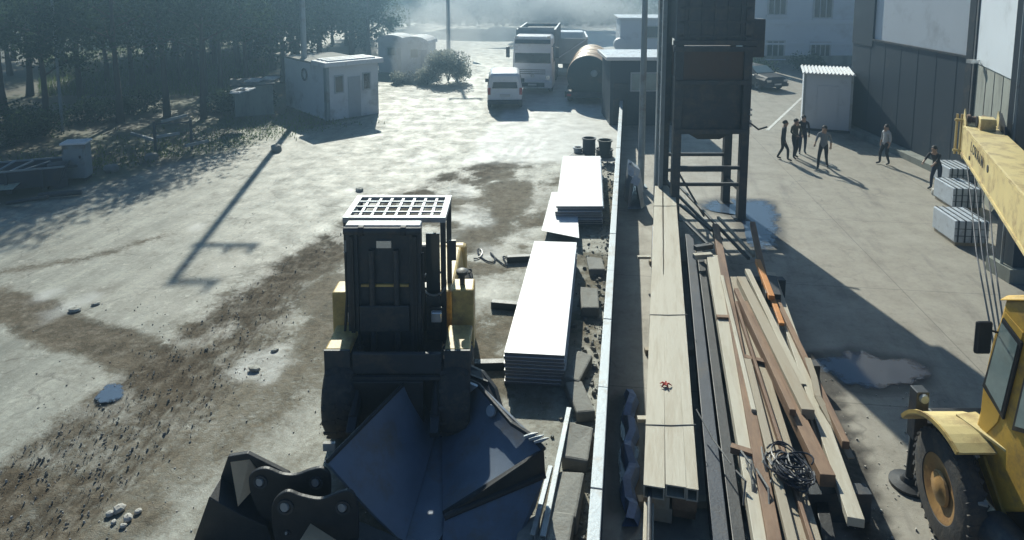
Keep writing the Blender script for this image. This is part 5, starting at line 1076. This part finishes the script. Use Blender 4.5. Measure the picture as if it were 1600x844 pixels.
# mirror
mc = PX(1536, 526, CX-.25); q = MB().box(mc.x-.1, mc.x+.1, mc.y-.03, mc.y+.03, mc.z-.22, mc.z+.2); cpart(q, 'mirror', M_blk, .03); cpart(MB().tube([mc+Vector((0, .02, .1)), cs(1560, 520)], .015, 6), 'mirror_arm', M_blk)
# fender over the front wheel and step
arc = []
for k in range(11):
    t_ = R(34+8.2*k); y_, z_ = wc.y+math.cos(t_)*.86, .72+math.sin(t_)*.86; r1_ = .9; y2, z2 = wc.y+math.cos(t_)*r1_, .72+math.sin(t_)*r1_
    arc.append([(fx-.24, y_, z_), (fx+.42, y_, z_), (fx+.42, y2, z2), (fx-.24, y2, z2)])
q = MB(); q.loft(arc); fend = cpart(q, 'fender', M_boom, .006)
q = MB()
for a_, b_ in zip(arc[:-1], arc[1:]): q.beam(Vector(a_[3])+Vector((.012, 0, 0)), Vector(b_[3])+Vector((.012, 0, 0)), .03, .05)
q.v = [v+off for v in q.v]; cpart(q, 'fender_lip', M_yel2, parent=fend)
cpart(MB().beam((fx+.3, wc.y+.25, 1.6), (fx+.42, wc.y-.5, 1.65), .3, .04), 'wing_plate', M_boom, .006)
cpart(MB().box(fx+.3, fx+2.3, wc.y+.8, wc.y+1.05, .7, 1.15), 'front_bumper', M_blk, .03)
a = P(1524, 812, .75); cpart(MB().cyl((a.x+.15, a.y-.9, .72), (a.x+.15, a.y-.1, .72), .24, n=24), 'fuel_tank', M_dst, smooth=True)
b = P(1508, 752, 1.1); cpart(MB().beam(P(1503, 700, 1.15), P(1524, 790, 1.0), .18, .05), 'step', M_blk, .01); cpart(MB().beam(P(1516, 720, 1.2), P(1536, 790, 1.05), .1, .03), 'step_bracket', M_gal2)
# outrigger
ft = P(1420, 752, .06); tp_ = P(1446, 640, 1.0)
cpart(MB().lathe((ft.x, ft.y, .0), (0, 0, 1), [(0, .26), (.05, .26), (.08, .12), (.14, .08)], 18), 'outrigger_foot', M_blk, smooth=True)
leg_ = cpart(MB().cyl((ft.x, ft.y, .1), (ft.x+.06, ft.y+.02, 1.25), .055, n=12), 'outrigger_jack', M_blk, smooth=True)
cpart(MB().box(ft.x-.03, ft.x+.15, ft.y-.08, ft.y+.1, .75, 1.5), 'jack_housing', M_dst, .01)
cpart(MB().beam((ft.x+.1, ft.y, .95), (fx+1.2, wc.y+.95, .8), .14, .16), 'outrigger_beam', M_blk, .01)
cpart(MB().lathe((ft.x+.06, ft.y-.09, 1.42), (0, -1, 0), [(0, .07), (.04, .06)], 12), 'pin', M_gal2)
# boom
hd = .86
Hl = PY(1503, 242, 16.6); Hl0 = Hl.copy(); Nb = PY(1600, 397, 10.5)
bdir = (Nb-Hl); bdir.z = 0; bdir.normalize(); side = Vector((-bdir.y, bdir.x, 0)); side = side if side.x > 0 else -side
zbot = Hl.z; zr = (Nb.z-Hl.z)/((Nb-Hl).xy.length)
def bpnt(u, s, z): q = Hl+bdir*u; return Vector((q.x, q.y, zbot+zr*u))+side*s+Vector((0, 0, z))
ht0, ht1, bwid, LB = .76, .92, .74, 8.2
boom = cpart(MB().hexa([bpnt(LB, 0, 0), bpnt(LB, bwid, 0), bpnt(0, bwid, 0), bpnt(0, 0, 0), bpnt(LB, 0, ht1), bpnt(LB, bwid, ht1), bpnt(0, bwid, ht0), bpnt(0, 0, ht0)]), 'boom', M_boom, .015)
for z in (.02, ht0-.05): pass
q = MB()
q.beam(bpnt(0, -.012, ht0-.03), bpnt(LB, -.012, ht1-.03), .03, .05); q.v = [v+off for v in q.v]; cpart(q, 'edge_strip', M_boom, parent=boom)
q = MB(); q.beam(bpnt(0, -.012, .04), bpnt(LB, -.012, .04), .03, .06); q.v = [v+off for v in q.v]; cpart(q, 'edge_strip', M_boom, parent=boom)
cpart(MB().hexa([bpnt(.05, .02, -.02), bpnt(.05, bwid-.02, -.02), bpnt(-.3, bwid-.08, .05), bpnt(-.3, .08, .05), bpnt(.05, .02, ht0+.02), bpnt(.05, bwid-.02, ht0+.02), bpnt(-.3, bwid-.08, ht0+.05), bpnt(-.3, .08, ht0+.05)]), 'boom_head', M_boom, .02)
for s in (.02, bwid-.02):
    cpart(MB().plate([bpnt(-.15, s, -.15), bpnt(-.42, s, -.1), bpnt(-.46, s, ht0+.1), bpnt(-.3, s, ht0+.38), bpnt(.05, s, ht0+.12), bpnt(.1, s, ht0-.1)], side*.03), 'head_plate', M_boom, .006)
for z in (.02, ht0+.06): cpart(MB().lathe(bpnt(-.38, .1, z), side, [(0, .16), (.06, .17), (.09, .12), (.3, .12), (.33, .17), (.4, .16)], 20), 'sheave', M_brown, smooth=True); cpart(MB().cyl(bpnt(-.38, -.16, z), bpnt(-.38, bwid+.16, z), .035, n=8), 'sheave_shaft', M_boom)
for s in (-.1, .0): cpart(MB().beam(bpnt(-.48, s, -.1), bpnt(-.48, s, ht0+.2), .04, .05), 'guard_bar', M_boom)
q = MB(); q.box(-.16, .16, -.2, .2, 0, .3); Q = Matrix.Translation(bpnt(.35, bwid*.55, ht0)) @ Matrix.Rotation(math.atan2(bdir.y, bdir.x)-math.pi/2, 4, 'Z'); q.v = [Q @ v for v in q.v]; cpart(q, 'head_bracket', M_boom, .02)
cpart(MB().lathe(bpnt(.15, bwid*.3, ht0+.15), side, [(0, .14), (.2, .14)], 16), 'jib_sheave', M_blk); cpart(MB().plate([bpnt(.1, bwid-.06, ht0), bpnt(.95, bwid-.06, ht0), bpnt(.8, bwid-.06, ht0+.2), bpnt(.2, bwid-.06, ht0+.42)], side*.04), 'head_gusset', M_blk)
cpart(MB().lathe(bpnt(3.35, .0, .52), -side, [(0, .085), (.012, .08)], 16), 'boom_hole', M_blk)
cpart(MB().lathe(bpnt(1.15, .0, .2), -side, [(0, .05), (.02, .05)], 12), 'boom_hole', M_blk)
# lettering on the boom side
fc = bpy.data.curves.new('lettering', 'FONT'); fc.body = 'LORAIN'; fc.size = .33; fc.space_character = 1.5; fc.extrude = .004; fc.offset = .002
to = bpy.data.objects.new('lettering_tmp', fc); C.objects.link(to); bpy.context.view_layer.update()
tm = bpy.data.meshes.new_from_object(to.evaluated_get(bpy.context.evaluated_depsgraph_get())); bpy.data.objects.remove(to)
dn = (bpnt(1, 0, 0)-bpnt(0, 0, 0)).normalized(); upv = Vector((0, 0, 1)); nv = dn.cross(upv).normalized(); upv = nv.cross(dn).normalized()
org = bpnt(1.35, -.03, .42)
mt = Matrix((( dn.x, upv.x, nv.x, org.x), (dn.y, upv.y, nv.y, org.y), (dn.z, upv.z, nv.z, org.z), (0, 0, 0, 1)))
tm.transform(Matrix.Translation(-cr.location) @ mt); tm.materials.clear(); tm.materials.append(M_blk); to = bpy.data.objects.new('lettering', tm); C.objects.link(to); to.parent = boom
# turret carrying the boom (just outside the picture)
tq = bpnt(LB+.3, bwid/2, 0); cpart(MB().box(tq.x+.2, tq.x+1.6, tq.y-1.6, tq.y+.2, 1.05, tq.z+.7), 'turret', M_yel, .05)
# hoist ropes from the boom head back to the cab front
for k in range(4):
    a = bpnt(.05, .08+.14*k, -.02); b = PX(1562+6*k, 590, 6.7); cpart(MB().tube([a, a.lerp(b, .5)-Vector((0, 0, .35)), b], .014, 5), 'hoist_rope', M_cable)

# wrapped goods under the boom
for i, (px, py, lb) in enumerate(((1517, 386, 'strapped bundle of pale sheets under the boom, nearest the camera'), (1511, 330, 'strapped bundle of pale sheets under the boom, middle of three'), (1503, 296, 'strapped bundle of pale sheets under the boom head, farthest of three'))):
    c = P(px, py); o = thing('sheet_bundle', lb, 'bundle', (c.x, c.y, 0), R(-6), 'bundles under the boom')
    MB().box(-.44, .44, 0, 1.2, .1, .72).build('stack', M_wrap, o, bevel=.03); MB().box(-.4, .4, .05, 1.15, .0, .1).build('pallet', M_cream2, o)
    for k in range(5): x = -.36+.18*k; MB().box(x-.018, x+.018, -.012, 1.21, .715, .735).build('strap', M_navy, o); MB().box(x-.018, x+.018, -.015, 0, .12, .72).build('strap', M_navy, o)
    for z in (.3, .5): MB().box(-.445, .445, -.01, 0, z-.008, z+.008).build('sheet_joint', M_navy, o)
c = P(1466, 305); solo(MB().rock((c.x, c.y, .1), .55, .45, .3, .4, 9), 'stone', M_pale, 'round pale stone beside the farthest sheet bundle', 'stone', bevel=.03)

# ================================================================== SCRAP AT LEFT
c = P(62, 296); sk = thing('scrap_skip', 'dark open scrap skip with rails at the left picture edge', 'skip', (c.x-.9, c.y, 0), R(22)); sk.scale = (.85, .8, .8)
for s in (-1, 1): MB().plate([(-1.7, s*.75, .25), (1.7, s*.75, .25), (1.95, s*.85, 1.0), (-1.95, s*.85, 1.0)], (0, s*.05, 0)).build('side_wall', M_navy, sk)
for s in (-1, 1): MB().plate([(s*1.7, -.75, .25), (s*1.7, .75, .25), (s*1.95, .85, 1.0), (s*1.95, -.85, 1.0)], (s*.05, 0, 0)).build('end_wall', M_navy, sk)
MB().box(-1.7, 1.7, -.75, .75, .2, .25).build('floor', M_navy, sk); MB().beam((-2, -.9, 1.03), (2, -.9, 1.03), .07, .07).build('top_rail', M_gal2, sk); MB().beam((-2, .9, 1.03), (2, .9, 1.03), .07, .07).build('top_rail', M_gal2, sk)
for x in (-1.2, 0, 1.2): MB().box(x-.05, x+.05, -.95, -.8, .2, .98).build('rib', M_navy, sk); MB().box(x-.1, x+.1, -.7, .7, 0, .2).build('skid', M_blk, sk)
for k in range(4): MB().beam((-1.5+.5*k, -.6, .5+.1*k), (-.6+.6*k, .6, 1.2-.08*k), .1, .05).build('scrap_bar', M_gal2, sk)
for (x0, y0, h0), (x1, y1, h1), rr_, lb in (((10, 318, .1), (75, 308, .35), .06, 'thin scrap pipe lying in front of the scrap skip'), ((60, 306, .15), (128, 300, .12), .09, 'thick dark pipe lying between the skip and the steel cabinet'), ((85, 262, .8), (132, 258, .5), .05, 'scrap pipe leaning over the right end of the skip')):
    solo(MB().cyl(P(x0, y0, h0), P(x1, y1, h1), rr_, n=10), 'scrap_pipe', M_dst, lb, 'pipe', 'scrap pipes', smooth=True)
c = P(92, 292); solo(MB().lathe((c.x, c.y, 0), (0, 0, 1), [(0, .29), (.3, .29), (.31, .305), (.34, .305), (.35, .29), (.85, .29), (.86, .27)], 20), 'oil_drum', M_navy, 'dark blue drum between the scrap skip and the steel cabinet', 'drum', smooth=True)
c = P(118, 284); lk = thing('steel_locker', 'blue grey steel cabinet with pale lid beside the scrap skip', 'cabinet', (c.x, c.y, 0), R(12))
MB().box(-.38, .38, 0, .6, .1, 1.35).build('body', M_gal2, lk, bevel=.05); MB().box(-.42, .42, -.04, .64, 1.35, 1.43).build('lid', M_wht, lk, bevel=.02); MB().box(-.3, .3, -.02, .01, .6, 1.2).build('door', M_gal2, lk); MB().box(.18, .24, -.04, -.01, .85, .95).build('handle', M_blk, lk)
for s in (-1, 1): MB().box(s*.3-.05, s*.3+.05, .05, .55, 0, .1).build('foot', M_blk, lk)
q = MB().hexa([P(-30, 300, .25), P(20, 296, .25), P(52, 268, .5), P(0, 270, .5), P(-30, 300, .3), P(20, 296, .3), P(52, 268, .55), P(0, 270, .55)]); solo(q, 'tilted_board', mat('pale_green_board', (.5, .56, .42), .5, dirt=.3), 'pale green board lying tilted at the left picture edge', 'board')
for (x0, y0, h0), (x1, y1, h1), lb in (((205, 208, .6), (245, 220, .3), 'steel bar leaning at the left of the loose bars by the wood'), ((252, 190, 1.1), (292, 180, 1.2), 'upper pale steel bar on the rack by the wood'), ((245, 214, .9), (280, 208, .9), 'middle steel bar on the rack by the wood'), ((290, 228, .5), (325, 220, .5), 'lower steel bar right of the rack by the wood')):
    solo(MB().beam(P(x0, y0, h0), P(x1, y1, h1), .12, .1), 'steel_bar', M_gal2, lb, 'steel bar', 'loose bars by the wood')
c = P(272, 236); rk = thing('bar_rack', 'dark steel rack holding loose bars at the edge of the wood', 'rack', (c.x, c.y, 0), R(15))
for x in (-.7, .7): MB().box(x-.05, x+.05, -.05, .05, 0, 1.3).build('post', M_dst, rk); MB().beam((x, -.05, .6), (x, .6, .6), .05, .05).build('arm', M_dst, rk); MB().beam((x, -.4, .03), (x, .6, .03), .08, .06).build('foot', M_dst, rk)
MB().beam((-.7, 0, 1.2), (.7, 0, 1.2), .06, .06).build('crossbar', M_dst, rk)
for i, (px, py) in enumerate(((175, 268), (236, 250), (432, 236), (128, 275))):
    c = P(px, py); solo(MB().rock((c.x, c.y, .12), .6, .5, .35, i, 70+i), 'boulder', M_stone, ('mossy boulder on the verge right of the steel cabinet', 'dark boulder on the verge below the bar rack', 'pale boulder at the road edge before the white hut', 'boulder at the foot of the steel cabinet')[i], 'boulder', 'verge boulders', bevel=.03)

# ================================================================== PEOPLE
def person(px, py, rz, label, top, trousers, legs, arms, h=1.75, lean=0, name='person'):
    """legs: (left foot forward, right foot forward) metres; arms: ((elbow offset), (wrist offset)) for each side. The figure faces -Y."""
    s = h/1.76*.93; J = {}; pe = Vector((0, 0, .95)); ch = Vector((0, -lean*.45, 1.38)); nk = Vector((0, -lean*.55, 1.5)); hd_ = Vector((0, -lean*.62-.03, 1.63)); ht_ = Vector((0, -lean*.64-.01, 1.74))
    V = [pe, Vector((0, -lean*.2, 1.15)), ch, nk, hd_, ht_]; E_ = [(0, 1), (1, 2), (2, 3), (3, 4), (4, 5)]; Rr = [(.15, .115), (.135, .1), (.165, .105), (.06, .06), (.095, .11), (.07, .08)]; K = ['t', 't', 't', 's', 's', 'h']
    def addv(v, pr, r, k): V.append(Vector(v)); E_.append((pr, len(V)-1)); Rr.append((r, r)); K.append(k); return len(V)-1
    nose = addv(hd_+Vector((0, -.115, -.01)), 4, .016, 's')
    wr = []
    for i, sx in enumerate((-1, 1)):
        hp = addv((sx*.1, 0, .9), 0, .1, 'p'); ff = legs[i]; kb = .1+abs(ff)*.35
        an = Vector((sx*.12, -ff, .09)); kn = Vector((sx*.11, -ff*.5-kb*.6, .5)); 
        k1 = addv(kn, hp, .065, 'p'); a1 = addv(an, k1, .045, 'p'); addv(an+Vector((sx*.03, -.17, -.05)), a1, .035, 'b')
        sh = addv(ch+Vector((sx*.19, 0, .05)), 2, .06, 't'); e1 = addv(V[sh]+Vector(arms[i][0]), sh, .045, 't'); w1 = addv(V[e1]+Vector(arms[i][1]), e1, .032, arms[i][2] if len(arms[i]) > 2 else 's')
        pd = Vector(arms[i][1]).normalized(); p1 = addv(V[w1]+pd*.07, w1, .036, 's'); wr.append((V[p1], pd, sx))
    me = bpy.data.meshes.new('person'); me.from_pydata([v*s for v in V], E_, []); ob = bpy.data.objects.new('tmp_person', me); C.objects.link(ob)
    sk_ = ob.modifiers.new('skin', 'SKIN'); sk_.use_smooth_shade = True
    for i, r in enumerate(Rr): me.skin_vertices[0].data[i].radius = (r[0]*s, r[1]*s)
    me.skin_vertices[0].data[0].use_root = True
    sb_ = ob.modifiers.new('sub', 'SUBSURF'); sb_.levels = 2; sb_.render_levels = 2
    bpy.context.view_layer.update(); fm = bpy.data.meshes.new_from_object(ob.evaluated_get(bpy.context.evaluated_depsgraph_get())); bpy.data.objects.remove(ob)
    mb = MB(); mb.v = [v.co.copy() for v in fm.vertices]; mb.f = [list(p.vertices) for p in fm.polygons]; nb_ = len(mb.f)
    for pt, pd, sx in wr:
        ax_ = Vector((1, 0, 0)); pr = pd.cross(ax_).normalized()
        for k in range(4): o_ = ax_*(-.027+.018*k)*sx; b0 = (pt+o_)*s; l = (.075, .085, .08, .065)[k]*s; mb.tube([b0, b0+pd*l*.5, b0+pd*l*.9+Vector((-sx*.012, -.008, 0))], [.009*s, .0085*s, .006*s], 5)
        mb.tube([(pt-pd*.03+ax_*-.03*sx)*s, (pt+ax_*-.05*sx+pd*.02)*s, (pt+ax_*-.045*sx+pd*.05)*s], [.011*s, .01*s, .007*s], 5)
    for sx in (-1, 1): mb.rock((hd_+Vector((sx*.088, .01, 0)))*s, .025, .04, .06, 0, 1)
    for sx in (-1, 1): mb.rock((hd_+Vector((sx*.032, -.088, .025)))*s, .022, .014, .014, 0, 2)
    base = P(px, py); m2 = mb.mesh('person', None, smooth=True)
    for mm in (top, trousers, M_skin, M_shoe, M_hair): m2.materials.append(mm)
    kid = {'t': 0, 'p': 1, 's': 2, 'b': 3, 'h': 2}; segs = [(V[a]*s, V[b]*s, K[a], K[b]) for a, b in E_]
    for fi, pl_ in enumerate(m2.polygons):
        if fi >= nb_: pl_.material_index = 2; continue
        c = pl_.center; best = None
        for a, b, ka, kb_ in segs:
            d_ = b-a; t = max(0, min(1, (c-a).dot(d_)/d_.length_squared)); q = (c-(a+d_*t)).length
            if best is None or q < best[0]: best = (q, kb_ if t > .5 else ka)
        pl_.material_index = kid[best[1]]
    o = bpy.data.objects.new(name, m2); C.objects.link(o); o.location = (base.x, base.y, 0); o.rotation_euler = (0, 0, rz); tag(o, label, 'person', 'people standing in the yard')
    hb = MB(); cc_ = (hd_+Vector((0, .015, .03)))*s; rings = []
    for i in range(7):
        th = math.pi*.62*i/6; rings.append([cc_+Vector((math.sin(th)*math.cos(2*math.pi*k/14)*.1*s, (math.sin(th)*math.sin(2*math.pi*k/14)*.112+.02*math.sin(th))*s, (math.cos(th)*.118-.0+(.03 if math.sin(2*math.pi*k/14) < -.3 and i > 3 else 0))*s)) for k in range(14)])
    hb.loft(rings, True); hb.build('hair', M_hair, o, smooth=True)
    return o
CL = lambda n, c: mat('cloth_'+n, c, .85, var=.12, scale=8, bump=.25, bscale=40)
dkc, nvc, gry, wht_, tan_, ltb = CL('dark', (.03, .03, .035)), CL('navy', (.03, .04, .07)), CL('grey', (.2, .22, .24)), CL('white', (.6, .6, .58)), CL('olive', (.09, .085, .065)), CL('light', (.42, .44, .46))
dn_ = ((-.06, .02, -.27), (.0, -.06, -.25)); dnr = ((.06, .02, -.27), (.0, -.06, -.25))
person(1222, 250, R(70), 'person in dark clothes stepping left, leftmost of the group', dkc, dkc, (.22, -.2), (dn_+('t',), dnr+('t',)), lean=.08)
person(1241, 247, R(20), 'person in a dark jacket with pale collar beside the leftmost person', tan_, dkc, (.08, -.1), (((-.1, -.05, -.25), (.12, -.16, -.1), 't'), ((.1, -.05, -.25), (-.1, -.16, -.12), 't')))
person(1253, 240, R(-10), 'person half hidden behind the pair at the corner of the white store cabin', dkc, nvc, (.05, -.05), (dn_+('t',), dnr+('t',)))
person(1285, 263, R(-35), 'person in a grey top striding with an arm swung out, right of the group', gry, dkc, (.3, -.3), (((-.07, -.1, -.25), (-.02, -.18, -.16)), ((.05, .12, -.25), (.0, .02, -.26))), h=1.8)
person(1382, 257, R(-80), 'person in a pale shirt standing alone before the dark hall', ltb, dkc, (.14, -.12), (dn_, dnr), h=1.72)
person(1462, 296, R(-60), 'person in dark clothes bending in the shade left of the boom head', dkc, nvc, (.12, -.16), (((-.02, -.22, -.18), (.02, -.2, -.12)), ((.02, -.22, -.18), (-.02, -.2, -.12))), h=1.7, lean=.5)

# ================================================================== AIR
def haze_box(name, x0, x1, y0, y1, z0, z1, dens, col, an):
    o = MB().box(x0, x1, y0, y1, z0, z1).build(name, None); o['kind'] = 'stuff'
    m = bpy.data.materials.new(name+'_air'); m.use_nodes = True; t = m.node_tree; t.nodes.clear(); out = nd(t, 'ShaderNodeOutputMaterial'); v = nd(t, 'ShaderNodeVolumePrincipled')
    v.inputs['Color'].default_value = (*col, 1); v.inputs['Density'].default_value = dens; v.inputs['Anisotropy'].default_value = an
    t.links.new(v.outputs[0], out.inputs['Volume']); o.data.materials.append(m); return o
haze_box('haze', -330, 330, -62, 610, -1.2, 26, .0054, (.38, .64, .88), .76)
def fixn(me):
    import bmesh
    b = bmesh.new(); b.from_mesh(me); bmesh.ops.recalc_face_normals(b, faces=b.faces); b.to_mesh(me); b.free()
def dust(px, py, h, Y, rx, ry, rz_, dens):
    c = PY(px, py, Y); m = MB(); rings = []
    for i in range(1, 12):
        th = math.pi*i/12; rings.append([(c.x+math.sin(th)*math.cos(2*math.pi*k/24)*rx, c.y+math.sin(th)*math.sin(2*math.pi*k/24)*ry, max(-.5, c.z+math.cos(th)*rz_)) for k in range(24)])
    rings = [list(reversed(q)) for q in rings]; m.loft(rings, True); o = m.build('dust_cloud', None); fixn(o.data); o['kind'] = 'stuff'
    mm = bpy.data.materials.new('dust_air'); mm.use_nodes = True; t = mm.node_tree; t.nodes.clear(); out = nd(t, 'ShaderNodeOutputMaterial'); v = nd(t, 'ShaderNodeVolumePrincipled')
    v.inputs['Color'].default_value = (.86, .92, .97, 1); v.inputs['Density'].default_value = dens; v.inputs['Anisotropy'].default_value = .45
    t.links.new(v.outputs[0], out.inputs['Volume']); o.data.materials.append(mm)
r4 = random.Random(3)
for k in range(9):
    px = 690+270*(k+r4.random()*.8)/9; Yd = r4.uniform(80, 96); rx = r4.uniform(7, 12)
    dust(px, r4.uniform(8, 22), 2, Yd, rx, rx*.7, r4.uniform(2.2, 3.6), r4.uniform(.012, .022))
dust(690, 62, 2, 56, 3.4, 3.4, 3.2, .06)
dust(664, 92, 2, 46, 2.4, 2.0, 2.4, .07)
dust(760, 60, 2, 62, 4, 3, 2.4, .03)
dust(610, 60, 2, 62, 6, 4, 3.2, .03)
dust(720, 40, 2, 70, 8, 4, 3.2, .03)
dust(900, 34, 2, 74, 8, 4, 3, .03)
